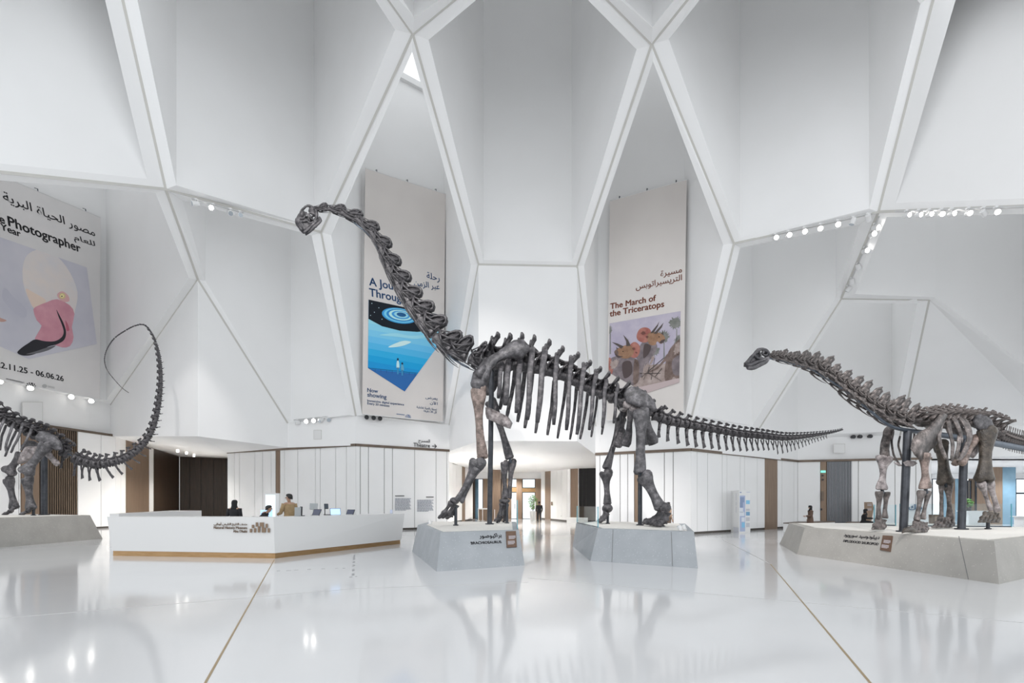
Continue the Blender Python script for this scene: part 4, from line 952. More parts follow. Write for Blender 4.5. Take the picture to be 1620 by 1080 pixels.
    z = 1.08; post(root, px_z(70, YW+.1, z), D(70, 705, .1), .11); post(root, px_z(53, YW-.8, z), D(53, 800, -.8), .05)
    MB().tube(spline([tail[0], tail[60], tail[120], tail[200], tail[280], tail[340]], 60), .035, 8).build('tail_rod', M_STEEL, root, smooth=True)
    return root
whiptail()
# ------------------------------------------------------------------ plinths
def inset(poly, k):
    c = sum(poly, V((0, 0, 0)))/len(poly); out = []
    for p in poly:
        d = (c-p); out.append(p+d.normalized()*k)
    return out
FRONT_TOP = {}
def plinth(bottom, top, z, m, label, name='stone_plinth', fi=0):
    # the lettered front is flat: its second upper corner is slid into the plane of the other three
    q0, q1, q2 = [V((*bottom[fi], 0)), V((*bottom[fi+1], 0)), V((*top[fi], z-.02))]; nn = (q1-q0).cross(q2-q0); t1 = V((*top[fi+1], z-.02)); dr = V((t1.x, t1.y, 0)).normalized()
    t1 = t1+dr*((q0-t1).dot(nn)/dr.dot(nn)); top = list(top); top[fi+1] = (t1.x, t1.y); FRONT_TOP[label] = (q2, t1)
    b = [V((x, y, 0)) for x, y in bottom]; t = [V((x, y, z-.02)) for x, y in top]
    c = sum(b, V((0, 0, 0)))/len(b); root = thing(name, label, 'plinth', (c.x, c.y, 0), 'stone plinths under the skeletons')
    MB().hexa(b, t).build('body', m, root)
    i0 = inset(t, .32); mb = MB(); mb.hexa([p+V((0, 0, -.01)) for p in i0], [V((p.x, p.y, z-.006)) for p in i0]); mb.build('sand_bed', M_SAND, root)
    return root
px = lambda u, Y: tuple(XY(u, Y))
p1 = plinth([px(652, 15.9), px(691, 11.23), px(830, 12.36), px(823, 19), px(674, 19.4)], [px(661, 16.2), px(697, 11.97), px(821, 12.6), px(816, 18.8), px(682, 19.1)], .88, M_STONE, 'blue-grey stone plinth lettered for the tall skeleton, under its forefeet', fi=1)
p2 = plinth([px(906, 17.7), px(934, 13.3), px(1104, 11.77), px(1092, 17.6), px(940, 20)], [px(911.5, 17.5), px(946, 13.8), px(1098, 12.1), px(1084, 17.2), px(945, 19.6)], .88, M_STONE, 'blue-grey stone plinth without lettering, under the tall skeleton\'s hind feet', fi=1)
p3 = plinth([(8.84, 15), (9.57, 9.5), (17.2, 13.85), (15.8, 18.8), (10.4, 18.8)], [(9.14, 15.1), (9.77, 9.8), (16.9, 13.9), (15.5, 18.5), (10.6, 18.5)], .84, M_STONEW, 'long warm grey stone plinth on the right under the brown-grey skeleton')
p0 = plinth([(-18.2, 13), (-18.2, 21.5), (-22.2, 22.8), (-22.6, 13)], [(-18.45, 13.2), (-18.5, 21.2), (-21.9, 22.5), (-22.3, 13.2)], 1.08, M_STONEW, 'warm grey stone plinth at the left edge under the whip-tailed skeleton')
# lettering, plaques: on the sloping fronts
def front(b0, b1, t0, root):
    """frame of a sloping front: point, outward normal, rightward, upward"""
    B0, B1 = V((*b0, 0)), V((*b1, 0)); T0, T1 = FRONT_TOP[root['label']]
    r = (B1-B0).normalized(); u = ((T0+T1)/2-(B0+B1)/2); u = (u-r*u.dot(r)).normalized(); n = r.cross(u)
    return (B0+B1+T0+T1)/4, n, r, u
def seam(fr, a, b, parent):
    p, n, r, u = fr; A, B = hit(*a, p, n), hit(*b, p, n); d = (B-A).normalized(); s = d.cross(n)*.006
    mb = MB(); mb.hexa([A-s-n*.002, B-s-n*.002, B+s-n*.002, A+s-n*.002], [q+n*.006 for q in (A-s, B-s, B+s, A+s)]); mb.build('seam', M_SEAM, parent)
M_PLAQ = noisy(mat('bronze_plaque', (.16, .10, .07), .45, .4), [(.14, .085, .06), (.19, .12, .085)], 6, 3)
M_PLTXT = mat('plaque_print', (.48, .44, .46), .6)
def plaque(fr, c4, label, hidden=None):
    p, n, r, u = fr; q = [hit(*c, p, n) for c in c4]
    root = thing('plaque', label, 'plaque', q[3], 'bronze plaques on the plinth fronts')
    mb = MB(); mb.hexa([x+n*.002 for x in q], [x+n*.03 for x in q]); mb.build('plate', M_PLAQ, root)
    tl, tr_, br, bl = q
    for (x0, x1, y0, y1, nl) in [(.22, .92, .30, .52, 4), (.1, .82, .62, .85, 4)]:
        for i in range(nl):
            ya = y0+(y1-y0)*i/nl; yb = ya+(y1-y0)/nl*.62; x1_ = x1-(.12 if i == nl-1 else 0); pt = lambda x, y: lerp(lerp(tl, tr_, x), lerp(bl, br, x), y)+n*.03
            mb = MB(); f = [pt(x0, ya), pt(x1_, ya), pt(x1_, yb), pt(x0, yb)]; mb.hexa(f, [w+n*.003 for w in f]); mb.build('text_line', M_PLTXT, root)
    return root
f1 = front(px(691, 11.23), px(830, 12.36), px(697, 11.97), p1)
f3 = front((8.84, 15), (9.57, 9.5), 0, p3)
plaque(f1, [(800, 841), (815.5, 840.5), (817, 865.5), (801.5, 866.5)], 'bronze plaque on the blue-grey plinth under the forefeet')
plaque(f3, [(1398, 847), (1413, 848), (1409.5, 873), (1393.5, 870)], 'bronze plaque on the warm grey plinth on the right')
def on(fr, txt, u, v, size, m, parent, width_px=None, ar=False, u2=None, **k):
    p, n, r, up = fr; o = hit(u, v, p, n); w = (hit(u2[0], u2[1], p, n)-o).length if u2 else None
    return lettering(txt, size, m, o+n*.003, r, up, parent, ar=ar, width=w, **k)
on(f1, 'BRACHIOSAURUS', 745.5, 861, .105, M_INK, p1, u2=(793.5, 858.7), bold=.012)
on(f1, 'براكيوصور', 758.5, 850.5, .19, M_INK, p1, ar=True, u2=(793.5, 848.6), bold=.012)
on(f3, 'DIPLODOCID SAUROPOD', 1334, 857, .105, M_INK, p3, u2=(1389.5, 862.5), bold=.012)
on(f3, 'ديبلودوسيد سوروبود', 1335, 848, .19, M_INK, p3, ar=True, u2=(1391, 852.5), bold=.012)
seam(f3, (1517, 848), (1532, 916), p3)
f2 = front(px(934, 13.3), px(1104, 11.77), 0, p2)
seam(f2, (1062, 841), (1064, 895), p2); seam(f2, (970, 837), (968, 889), p2)
# glass barriers standing on the plinths
def barrier(a, b, z0, h, label, name='glass_barrier'):
    a, b = V((*a, z0)), V((*b, z0)); d = (b-a).normalized(); n = V((-d.y, d.x, 0))*.012; root = thing(name, label, 'barrier', (a+b)/2, 'glass barriers on the plinths'); up = V((0, 0, h))
    MB().hexa([a-n, b-n, b+n, a+n], [q+up for q in (a-n, b-n, b+n, a+n)]).build('glass_panel', M_GLASS, root)
    e = d*.012; m_ = M_EDGE
    for q in (a, b): MB().hexa([q-n-e, q+n-e, q+n+e, q-n+e], [w+up for w in (q-n-e, q+n-e, q+n+e, q-n+e)]).build('glass_edge', m_, root)
    MB().hexa([a-n, b-n, b+n, a+n], [q+V((0, 0, .03)) for q in (a-n, b-n, b+n, a+n)]).build('shoe', M_STEEL, root)
M_EDGE = mat('green_glass_edge', (.10, .36, .45), .15)
barrier(px(818, 18.5), px(818.5, 13.4), .876, .80, 'glass panel on the right edge of the plinth under the forefeet')
barrier(px(913, 17.3), px(946, 14.1), .876, .61, 'glass panel on the left edge of the plinth without lettering')
barrier(px(1424, 15.8), px(1600, 15.2), .836, .73, 'long glass panel behind the hind legs of the brown-grey skeleton')
barrier(px(1383, 16.5), px(1417, 16.0), .836, .70, 'short glass panel behind the foreleg of the brown-grey skeleton')
# uplights let into the beds
def uplight(u, Y, z, label):
    p = px_z(u, Y, z); root = thing('uplight', label, 'light', p, 'uplights on the plinths')
    MB().tube([p, p+V((0, 0, .03))], .06, 14).build('base', M_WHITE, root)
    mb = MB(); mb.tube([p+V((0, 0, .02)), p+V((-.04, .03, .11))], [.045, .06], 14); mb.build('lamp_head', M_WHITE, root); MB().tube([p+V((-.04, .03, .11)), p+V((-.042, .032, .118))], .052, 14).build('lens', M_LENS, root)
uplight(1077, 12.6, .88, 'small white uplight at the right end of the plinth under the hind feet')
uplight(1083, 13.0, .88, 'small white uplight behind another at the right end of the same plinth')
uplight(681, 16.3, .88, 'small white uplight near the left edge of the lettered plinth')
# ------------------------------------------------------------------ banners
def smooth(pts, n=40):
    """closed smooth outline through pixels"""
    m_ = len(pts); out = []
    for i in range(m_):
        a, b, c, d = [V((*pts[(i+k) % m_], 0)) for k in (-1, 0, 1, 2)]
        for k in range(max(2, n//m_)):
            t = k/max(2, n//m_); q = .5*((2*b)+(c-a)*t+(2*a-5*b+4*c-d)*t*t+(3*b-a-3*c+d)*t**3); out.append((q.x, q.y))
    return out
def ellipse(u, v, a, b, rot=0, n=28):
    return [(u+a*math.cos(t)*math.cos(rot)-b*math.sin(t)*math.sin(rot), v+a*math.cos(t)*math.sin(rot)+b*math.sin(t)*math.cos(rot)) for t in [2*math.pi*k/n for k in range(n)]]
def clip(poly, win):
    """Sutherland-Hodgman: poly cut to the convex window win (both in pixels)"""
    ar = sum(win[i][0]*win[(i+1) % len(win)][1]-win[(i+1) % len(win)][0]*win[i][1] for i in range(len(win))); sg = 1 if ar > 0 else -1
    for i in range(len(win)):
        a, b = win[i], win[(i+1) % len(win)]; side = lambda p: sg*((b[0]-a[0])*(p[1]-a[1])-(b[1]-a[1])*(p[0]-a[0])); out = []
        for k in range(len(poly)):
            p, q = poly[k], poly[(k+1) % len(poly)]; sp, sq = side(p), side(q)
            if sp >= 0: out.append(p)
            if sp*sq < 0: t = sp/(sp-sq); out.append((p[0]+(q[0]-p[0])*t, p[1]+(q[1]-p[1])*t))
        poly = out
        if len(poly) < 3: return []
    return poly
class Banner:
    def __init__(s, a, b, corners, col, label, off=.35):
        a, b = V((a.x, a.y, 0)), V((b.x, b.y, 0)); d = (b-a).normalized(); s.n = V((d.y, -d.x, 0)); s.p = a+s.n*off; s.r = d; s.layer = 0
        q = [s.at(*c)-s.n*.012 for c in corners]; s.root = thing('banner', label, 'banner', (q[2]+q[3])/2, 'tall cloth banners hung in the vault')
        nz = 24; mb = MB(); rows = []
        for f in (-.006, .006):
            mb.add([lerp(q[0], q[1], i/nz)+s.n*f for i in range(nz+1)]+[lerp(q[3], q[2], i/nz)+s.n*f for i in range(nz+1)], [(i, i+1, nz+2+i, nz+1+i) for i in range(nz)])
        s.q = q; mb2 = MB(); mb2.hexa([x-s.n*.006 for x in q], [x+s.n*.006 for x in q]); mb2.build('cloth', col, s.root)
        for k, w in enumerate((0, 1)):
            A, Bq = (q[0], q[1]) if w == 0 else (q[3], q[2]); MB().tube([A, Bq], .022, 8).build('rail', M_SPOTW, s.root)
        for t in (.13, .5, .87):
            p = lerp(q[0], q[1], t); MB().tube([p, p+V((0, 0, .12)), p+V((0, 0, .2))-s.n*.2], [.03, .02, .015], 6).build('hook', M_DARKSTEEL, s.root)
        s.art = None; s.win = None
    def at(s, u, v, k=0): return hit(u, v, s.p, s.n)+s.n*(.012+.0035*k)
    def shape(s, poly, m, k=1, name='print'):
        if s.win: poly = clip(poly, s.win)
        if len(poly) < 3: return
        MB().poly([s.at(u, v, k) for u, v in poly]).build(name, m, s.art or s.root, fix=False)
    def picture(s, win, m):
        mb = MB(); mb.hexa([s.at(u, v, 0) for u, v in win], [s.at(u, v, 1) for u, v in win]); s.art = mb.build('picture', m, s.root); s.win = win
    def text(s, txt, a, b, m, ar=False, bold=.02, vs=1.0):
        A, Bq = s.at(*a), s.at(*b); return lettering(txt, 1.0, m, A, Bq-A, (0, 0, 1), s.root, ar=ar, width=(Bq-A).length*1.0, bold=bold, ext=.003, vs=vs)
    def bars(s, u0, v0, u1, v1, n, m, h=.9, ragged=0):
        for i in range(n):
            y0 = v0+(v1-v0)*0; dv = i*h*1.7
            q = [(u0, v0+dv), (u1-(ragged if i == n-1 else 0), v1+dv), (u1-(ragged if i == n-1 else 0), v1+dv+h), (u0, v0+dv+h)]; w, a_ = s.win, s.art; s.win = s.art = None; s.shape(q, m, 1, 'text_line'); s.win, s.art = w, a_
    def logo(s, u, v, w, h, m):
        w_, a_ = s.win, s.art; s.win = s.art = None
        for x0, x1, y0, y1 in LOGO: s.shape([(u+x0*w, v+y0*h+x0*w*.12), (u+x1*w, v+y0*h+x1*w*.12), (u+x1*w, v+y1*h+x1*w*.12), (u+x0*w, v+y1*h+x0*w*.12)], m, 1, 'emblem')
        s.win, s.art = w_, a_
LOGO = [((a-960)/423, (b-960)/423, (c-150)/212, (d-150)/212) for a, b, c, d in [(960, 1003, 285, 362), (1003, 1047, 200, 268), (1047, 1090, 272, 362), (1087, 1131, 150, 238), (1131, 1174, 232, 362), (1174, 1255, 150, 232), (1215, 1255, 232, 362), (1255, 1297, 265, 362), (1297, 1337, 178, 262), (1340, 1383, 272, 362)]]
pm = lambda name, c: mat(name, tuple(min(.9, x*1.22) for x in c), .75, spec=.2)
M_CLOTH = noisy(mat('pale_beige_cloth', (.74, .7, .67), .9), [(.71, .67, .645), (.76, .72, .69)], .4, 2)
M_CLOTHG = noisy(mat('pale_grey_cloth', (.72, .70, .69), .9), [(.69, .68, .675), (.75, .73, .72)], .4, 2)
plan = lambda p: V((p.x, p.y, 0))
# blue banner
b1 = Banner(inB1[2], inB1[3], [(578, 266), (705, 307), (700.5, 667), (573, 655)], M_CLOTH, 'banner with a blue swirl picture, hung behind the long neck')
b1.picture([(583, 474), (695, 498), (693.5, 546), (640, 619), (582, 582)], pm('deep_blue_print', (.02, .26, .58)))
for i in range(9):
    t = i/8; b1.shape([(560, 500+i*10-3), (710, 524+i*10), (710, 540+i*10), (560, 514+i*10)], pm('blue_print', (lerp(.28, .015, min(1, t*1.5)), lerp(.62, .22, t), lerp(.85, .55, t))), 2+i*.2)
b1.shape([(580, 470), (700, 492), (700, 518), (680, 523), (660, 525), (632, 523), (604, 516), (580, 503)], pm('space_black_print', (.012, .016, .022)), 5)
for k, (f, c) in enumerate([(1, (.05, .30, .62)), (.9, (.18, .55, .85)), (.78, (.03, .22, .52)), (.66, (.45, .75, .92)), (.52, (.06, .30, .62)), (.40, (.30, .62, .85)), (.27, (.02, .10, .25))]):
    b1.shape(ellipse(631.5+k*.5, 499.5-k*.25, 28*f, 12*f, .17), pm('swirl_print', c), 6+k)
for u, v in [(588, 480), (592, 494), (599, 487), (604, 505), (671, 510), (678, 501), (586, 499)]: b1.shape(ellipse(u, v, .7, .7, 0, 8), pm('star_print', (.5, .65, .75)), 6)
b1.shape(smooth([(600, 530), (625, 527), (650, 531), (684, 529), (660, 536), (630, 533)]), pm('pale_cloud_print', (.30, .62, .82)), 5)
b1.shape(smooth([(614, 549), (628, 542), (640, 539), (650, 541), (640, 546), (626, 549)]), pm('white_cloud_print', (.55, .8, .92)), 5)
b1.shape([(575, 583), (700, 596), (700, 640), (575, 640)], pm('night_floor_print', (.03, .13, .36)), 5)
b1.shape([(575, 581), (700, 594), (700, 594.8), (575, 581.8)], pm('rail_print', (.02, .08, .2)), 6)
for u in range(584, 690, 9): b1.shape([(u, 582+(u-582)*.1), (u+.5, 582+(u-582)*.1), (u+.5, 587+(u-582)*.1), (u, 587+(u-582)*.1)], pm('rail_print', (.02, .08, .2)), 6)
for (u, v, h, c) in [(629, 566, 26, (.45, .68, .75)), (636, 573, 21, (.12, .35, .5))]:
    b1.shape(ellipse(u, v+h*.1, 1.4, h*.09), pm('small_head_print', (.02, .04, .08)), 7); b1.shape(smooth([(u-1.4, v+h*.2), (u+1.4, v+h*.2), (u+2.4, v+h*.6), (u-2, v+h*.6)], 16), pm('small_coat_print', c), 7)
    b1.shape([(u-1.3, v+h*.58), (u+1.4, v+h*.58), (u+1.1, v+h), (u-1.2, v+h)], pm('small_legs_print', (.05, .25, .45)), 7)
b1.text('A Journey', (584, 451), (652, 464), M_INKB); b1.text('Through Time', (584, 468), (679, 487), M_INKB)
b1.text('رحلة', (675, 440), (695.5, 444.5), M_INKB, True, .01); b1.text('عبر الزمن', (655, 451), (695.5, 458), M_INKB, True, .01)
b1.text('Now', (581, 619.5), (598, 621.5), M_INKB); b1.text('showing', (581, 627), (611.5, 631), M_INKB)
b1.text('Immersive digital experience', (581, 635), (639, 641.5), M_INKB, bold=.012); b1.text('Every 20 minutes', (581, 639.5), (616, 643.5), M_INKB, bold=.012)
b1.text('يُعرض', (673, 630), (692, 632.5), M_INKB, True, .01, .7); b1.text('الآن', (680, 638.5), (692, 640.5), M_INKB, True, .01, .7)
b1.text('تجربة رقمية تفاعلية', (659, 645), (691, 649), M_INKB, True, .01); b1.text('كل 20 دقيقة', (670, 651), (691, 653.5), M_INKB, True, .01)
b1.bars(627, 654, 640, 655.5, 2, M_INKB, .5); b1.logo(641, 655, 9, 5, M_INKB)
def ragged(pts, amp=2.2):
    out = smooth(pts, 60); cx_ = sum(p[0] for p in out)/len(out); cy_ = sum(p[1] for p in out)/len(out)
    return [(cx_+(u-cx_)*k+R.uniform(-.4, .4), cy_+(v-cy_)*k) for u, v in out for k in (R.uniform(.62, 1.12),)]
# rust banner
b2 = Banner(inB2[2], inB2[3], [(965, 318), (1086.5, 284), (1081, 657), (960, 665)], M_CLOTH, 'banner with horned dinosaurs on its picture and rust lettering')
b2.picture([(964.5, 511.5), (1077, 492), (1074.5, 605), (1022, 622), (963, 589)], noisy(pm('lavender_sky_print', (.36, .32, .43)), [(.46, .42, .54), (.58, .54, .62)], 1.2, 4))
nz = lambda name, a, b, sc=3: noisy(pm(name, a), [tuple(x*1.2 for x in a), tuple(x*1.2 for x in b)], sc, 6)
D_TREE = nz('grey_green_tree_print', (.14, .15, .13), (.25, .25, .24)); D_GND = nz('dusty_ground_print', (.27, .21, .19), (.42, .35, .33)); D_BODY = nz('brown_hide_print', (.10, .07, .06), (.24, .18, .16)); D_GREY = nz('grey_hide_print', (.13, .11, .12), (.27, .23, .24)); D_FRILL = nz('red_frill_print', (.28, .09, .08), (.42, .20, .16)); D_FACE = nz('ochre_face_print', (.20, .11, .07), (.36, .22, .14)); D_HORN = pm('dark_horn_print', (.09, .075, .07))
for pts in [[(1058, 510), (1064, 501), (1073, 500), (1079, 506), (1078, 520), (1066, 522), (1059, 517)], [(1040, 532), (1046, 523), (1056, 524), (1060, 533), (1054, 543), (1043, 542)], [(960, 518), (967, 515), (969, 523), (965, 530), (960, 529)], [(1066, 538), (1072, 530), (1080, 534), (1078, 548), (1068, 548)], [(1030, 553), (1038, 547), (1044, 552), (1040, 562), (1031, 562)]]: b2.shape(ragged(pts), D_TREE, 2)
for u, v0, v1 in [(1070, 520, 556), (1050, 541, 570), (965, 528, 560)]: b2.shape([(u, v0), (u+1.4, v0), (u+1.8, v1), (u-.4, v1)], D_TREE, 2)
b2.shape([(955, 586), (985, 584), (1020, 578), (1085, 572), (1085, 630), (955, 630)], D_GND, 2.5)
b2.shape(smooth([(1012, 548), (1022, 538), (1034, 540), (1040, 548), (1034, 562), (1026, 574), (1021, 592), (1010, 596), (1008, 572)]), D_GREY, 3)
b2.shape(smooth([(1004, 562), (1016, 566), (1026, 578), (1027, 590), (1021, 584), (1014, 574)]), D_GREY, 3.5)
b2.shape(smooth([(1008, 528), (1013, 520), (1022, 518), (1029, 522), (1030, 532), (1024, 541), (1014, 541), (1008, 536)]), D_FRILL, 4)
b2.shape(smooth([(1024, 530), (1033, 525), (1044, 527), (1051, 532), (1052, 538), (1046, 544), (1040, 540), (1036, 546), (1027, 544)]), D_FACE, 5)
for a in [[(1029, 527), (1040, 514), (1043, 508.5), (1041, 516), (1034, 527)], [(1034, 528), (1045, 516), (1050, 510.5), (1047, 518), (1039, 528)], [(1046, 528), (1049, 524), (1050, 530)]]: b2.shape(a, D_HORN, 6)
b2.shape(smooth([(960, 575), (968, 566), (985, 562), (1003, 566), (1011, 577), (1012, 600), (1000, 610), (985, 606), (970, 592), (960, 590)]), D_GREY, 6)
b2.shape(smooth([(1004, 570), (1011, 575), (1010, 602), (1002, 606)]), D_BODY, 6.5); b2.shape(smooth([(962, 572), (966, 566), (970, 585), (966, 592)]), D_FRILL, 6.4)
b2.shape(smooth([(996, 548), (1004, 541), (1012, 547), (1012, 558), (1006, 566), (997, 563)]), D_FRILL, 7)
b2.shape(smooth([(973, 556), (980, 550), (992, 546), (1001, 549), (1003, 558), (996, 566), (986, 567), (976, 563)]), D_FACE, 8); b2.shape(smooth([(972, 557), (976, 553), (979, 559), (976, 563)]), D_BODY, 8.5)
for a in [[(983, 552), (977, 547), (968, 541), (977, 543.5), (987, 548)], [(991, 548), (991, 540), (986, 529.5), (994, 538), (998, 547)], [(976, 553), (975, 549), (979, 552)]]: b2.shape(a, D_HORN, 9)
b2.shape(smooth([(1052, 600), (1053, 575), (1058, 556), (1068, 543), (1079, 537), (1080, 570), (1078, 604), (1066, 596), (1060, 606)]), D_BODY, 7); b2.shape(smooth([(1064, 570), (1080, 562), (1080, 590), (1066, 592)]), D_GREY, 7.5)
b2.shape(smooth([(1058, 567), (1050, 574), (1040, 584), (1026, 589), (1040, 580), (1049, 570), (1056, 560)]), D_BODY, 7.2)
for a in [((1015, 596), (1050, 566)), ((1020, 586), (1046, 602)), ((1030, 600), (1036, 566)), ((1012, 590), (1045, 590)), ((1040, 598), (1033, 572)), ((1018, 600), (1028, 580)), ((1047, 582), (1036, 596))]:
    (u0, v0), (u1, v1) = a; b2.shape([(u0, v0), (u1, v1), (u1+.4, v1+1), (u0+.6, v0+1.6)], D_HORN, 9)
for u, v, r0 in [(1018, 527, 4), (1024, 533, 2.5), (1003, 552, 3), (1007, 558, 2)]: b2.shape(ragged(ellipse(u, v, r0, r0*.8)), pm('dark_frill_print', (.16, .07, .06)), 8.8)
for u, v in [(1043, 533), (986, 556)]: b2.shape(ellipse(u, v, 1.0, .8), pm('dark_eye_print', (.03, .02, .02)), 9.4)
for pts in [[(1046, 539), (1052, 537), (1049, 542), (1044, 543)], [(973, 560), (980, 563), (986, 564), (978, 566)], [(1020, 545), (1030, 548), (1026, 560), (1018, 566)], [(985, 575), (998, 572), (1000, 590), (988, 598)]]: b2.shape(smooth(pts), pm('dark_shade_print', (.085, .065, .065)), 9.2)
for pts in [[(966, 572), (980, 568), (976, 580), (967, 586)], [(1028, 574), (1022, 600), (1016, 604), (1018, 580)], [(1068, 546), (1076, 541), (1077, 556), (1066, 562)], [(1036, 563), (1032, 575), (1028, 577), (1031, 565)]]: b2.shape(ragged(pts), D_GND, 9)
b2.shape(smooth([(960, 596), (985, 608), (1010, 612), (1040, 606), (1080, 598), (1080, 612), (1020, 626), (960, 606)]), pm('haze_print', (.46, .38, .38)), 9.5)
b2.text('The March of', (965.5, 489), (1038, 475.5), M_INKR, bold=.028); b2.text('the Triceratops', (964.5, 501), (1051, 485), M_INKR, bold=.028)
b2.text('مسيرة', (1045, 437.5), (1079, 430.5), M_INKR, True, .012); b2.text('التريسيراتوبس', (1006, 458), (1079, 443), M_INKR, True, .012)
# flamingo banner
b0 = Banner(inLB[4], inLB[3], [(-70, 248), (159, 344), (158, 632), (-70, 586)], M_CLOTHG, 'banner with a pink flamingo head on its picture, at the left edge')
b0.picture([(-60, 354), (0, 375), (137, 423), (153, 544), (45, 568), (0, 548), (-60, 521)], noisy(pm('lilac_grey_print', (.50, .50, .56)), [(.55, .55, .62), (.66, .65, .70)], .35, 3))
F = lambda pts: [(x*.3429, 270+y*.3429) for x, y in pts]
b0.shape(smooth(F([(128, 385), (190, 362), (262, 395), (322, 470), (356, 560), (346, 640), (322, 700), (250, 690), (160, 640), (128, 585), (106, 520), (104, 440)])), noisy(pm('cream_plumage_print', (.66, .60, .58)), [(.70, .69, .71), (.80, .72, .67)], .6, 3), 2)
b0.shape(smooth(F([(118, 545), (150, 560), (210, 600), (165, 640), (135, 600)])), pm('peach_plumage_print', (.66, .54, .46)), 2.5)
b0.shape(smooth(F([(152, 640), (175, 622), (215, 606), (262, 592), (320, 620), (342, 660), (330, 720), (338, 768), (322, 808), (285, 815), (240, 800), (160, 790), (172, 750), (190, 715), (168, 690)])), noisy(pm('pink_bill_print', (.66, .30, .36)), [(.58, .26, .32), (.72, .38, .44)], .8, 4), 3)
b0.shape(smooth(F([(258, 640), (272, 665), (292, 705), (303, 745), (294, 780), (262, 800), (220, 812), (160, 845), (110, 853), (78, 840), (96, 818), (128, 796), (160, 778), (205, 786), (250, 786), (282, 768), (292, 742), (282, 706), (268, 672)]), 90), pm('black_bill_print', (.03, .03, .035)), 4)
b0.shape(smooth(F([(300, 690), (312, 710), (318, 735), (306, 738), (302, 715)])), pm('dark_pink_print', (.42, .12, .17)), 4)
b0.shape(smooth(F([(118, 846), (165, 832), (215, 815), (255, 806), (225, 826), (170, 842)])), pm('grey_bill_print', (.13, .13, .14)), 5)
b0.shape(smooth(F([(262, 570), (285, 556), (312, 575), (318, 600), (296, 605), (272, 592)])), pm('rose_skin_print', (.62, .38, .38)), 4); b0.shape(ellipse(98, 468, 5, 4.6, .3), pm('eye_ring_print', (.58, .50, .25)), 5); b0.shape(ellipse(97.5, 468, 3.2, 3, .3), pm('eye_print', (.72, .64, .35)), 6); b0.shape(ellipse(97, 468.6, 1, 1), pm('pupil_print', (.03, .03, .03)), 7)
b0.shape(smooth(F([(-20, 665), (0, 678), (28, 690), (10, 697), (-20, 690)])), pm('second_bill_print', (.45, .28, .24)), 3)
b0.shape(smooth(F([(20, 540), (60, 580), (120, 640), (110, 680), (60, 650), (10, 590)])), pm('soft_shade_print', (.44, .44, .50)), 1.6)
b0.text('مصوّر الحياة البرية', (5, 316), (150.5, 374), M_INK, True, .008, .85); b0.text('للعام', (117, 378.5), (150.5, 389.5), M_INK, True, .008, .55)
b0.text('Photographer', (13, 356.5), (128, 399.5), M_INK, bold=.024); b0.text('Wildlife', (-60, 329), (8, 354.5), M_INK, bold=.024); b0.text('of the Year', (-47, 344.5), (33, 375), M_INK, bold=.024)
b0.text('22.11.25 - 06.06.26', (-7, 580), (100.5, 603), M_INK, bold=.02)
b0.bars(9, 598, 38, 604.5, 3, M_INK, .35, 2); b0.logo(40.5, 604, 16, 6.5, M_INK)
M_LG = pm('pale_grey_ink', (.36, .36, .36)); b0.win = b0.art = None
b0.shape(ellipse(70, 610.5, 4, 3), M_LG, 1, 'emblem'); b0.bars(75, 609.5, 86, 612, 3, M_LG, .6)
# ------------------------------------------------------------------ reception desk
C_, L_, R_ = V((-6.82, 13.9)), V((-12.08, 14.6)), V((-4.32, 18.9))
Lt, Ct, Rt = V((-12.17, 14.53)), V((-6.82, 13.83)), V((-4.2, 18.9)); Ri, Ci, Li = V((-4.95, 19.2)), V((-7.28, 14.72)), V((-12.06, 15.38))
DZ = 1.18
desk = thing('reception_desk', 'long white angled reception desk with a brass foot and brown lettering', 'desk', (-8, 15.5, 0))
b_ = [V((p.x, p.y, .15)) for p in (L_, C_, R_)]; t_ = [V((p.x, p.y, DZ)) for p in (Lt, Ct, Rt)]; bi = [V((p.x, p.y, .15)) for p in (Li, Ci, Ri)]; ti = [V((p.x, p.y, DZ)) for p in (Li, Ci, Ri)]
mb = MB(); mb.hexa([b_[0], b_[1], bi[1], bi[0]], [t_[0], t_[1], ti[1], ti[0]]); mb.hexa([b_[1], b_[2], bi[2], bi[1]], [t_[1], t_[2], ti[2], ti[1]]); mb.build('body', M_WHITE, desk)
mb = MB(); K = lambda p, c: V((p.x, p.y, 0))
mb.prism([L_+V((.02, .02)), C_+V((0, .02)), Ci, Li], 0, .15); mb.prism([C_+V((0, .02)), R_+V((-.05, 0)), Ri, Ci], 0, .15); mb.build('brass_foot', M_BRASS, desk)
fd = (L_.x, L_.y), (C_.x, C_.y)
B0, B1, T0 = b_[0], b_[1], t_[0]; rd = (B1-B0).normalized(); ud = (T0-B0); ud = (ud-rd*ud.dot(rd)).normalized(); nd = rd.cross(ud)
M_LOGO = mat('bronze_emblem', (.27, .19, .13), .5, .3)
def dtext(txt, a, b, ar=False, bold=.01):
    A, Bq = hit(*a, B0, nd), hit(*b, B0, nd); lettering(txt, 1, M_LOGO, A+nd*.012, rd, ud, desk, ar=ar, width=(Bq-A).length, bold=bold, ext=.006)
dtext('متحف التاريخ الطبيعي أبوظبي', (339, 830), (391.5, 830.3), True, .004); dtext('Natural History Museum', (339, 836), (391.5, 836.5)); dtext('Abu Dhabi', (369.5, 841.7), (391.5, 842))
for x0, x1, y0, y1 in LOGO:
    pt = lambda x, y: hit(396.1+x*31.3, 826.1+y*15.7, B0, nd)
    q = [pt(x0, y0), pt(x1, y0), pt(x1, y1), pt(x0, y1)]; MB().hexa([w+nd*.012 for w in q], [w+nd*.03 for w in q]).build('emblem', M_LOGO, desk)
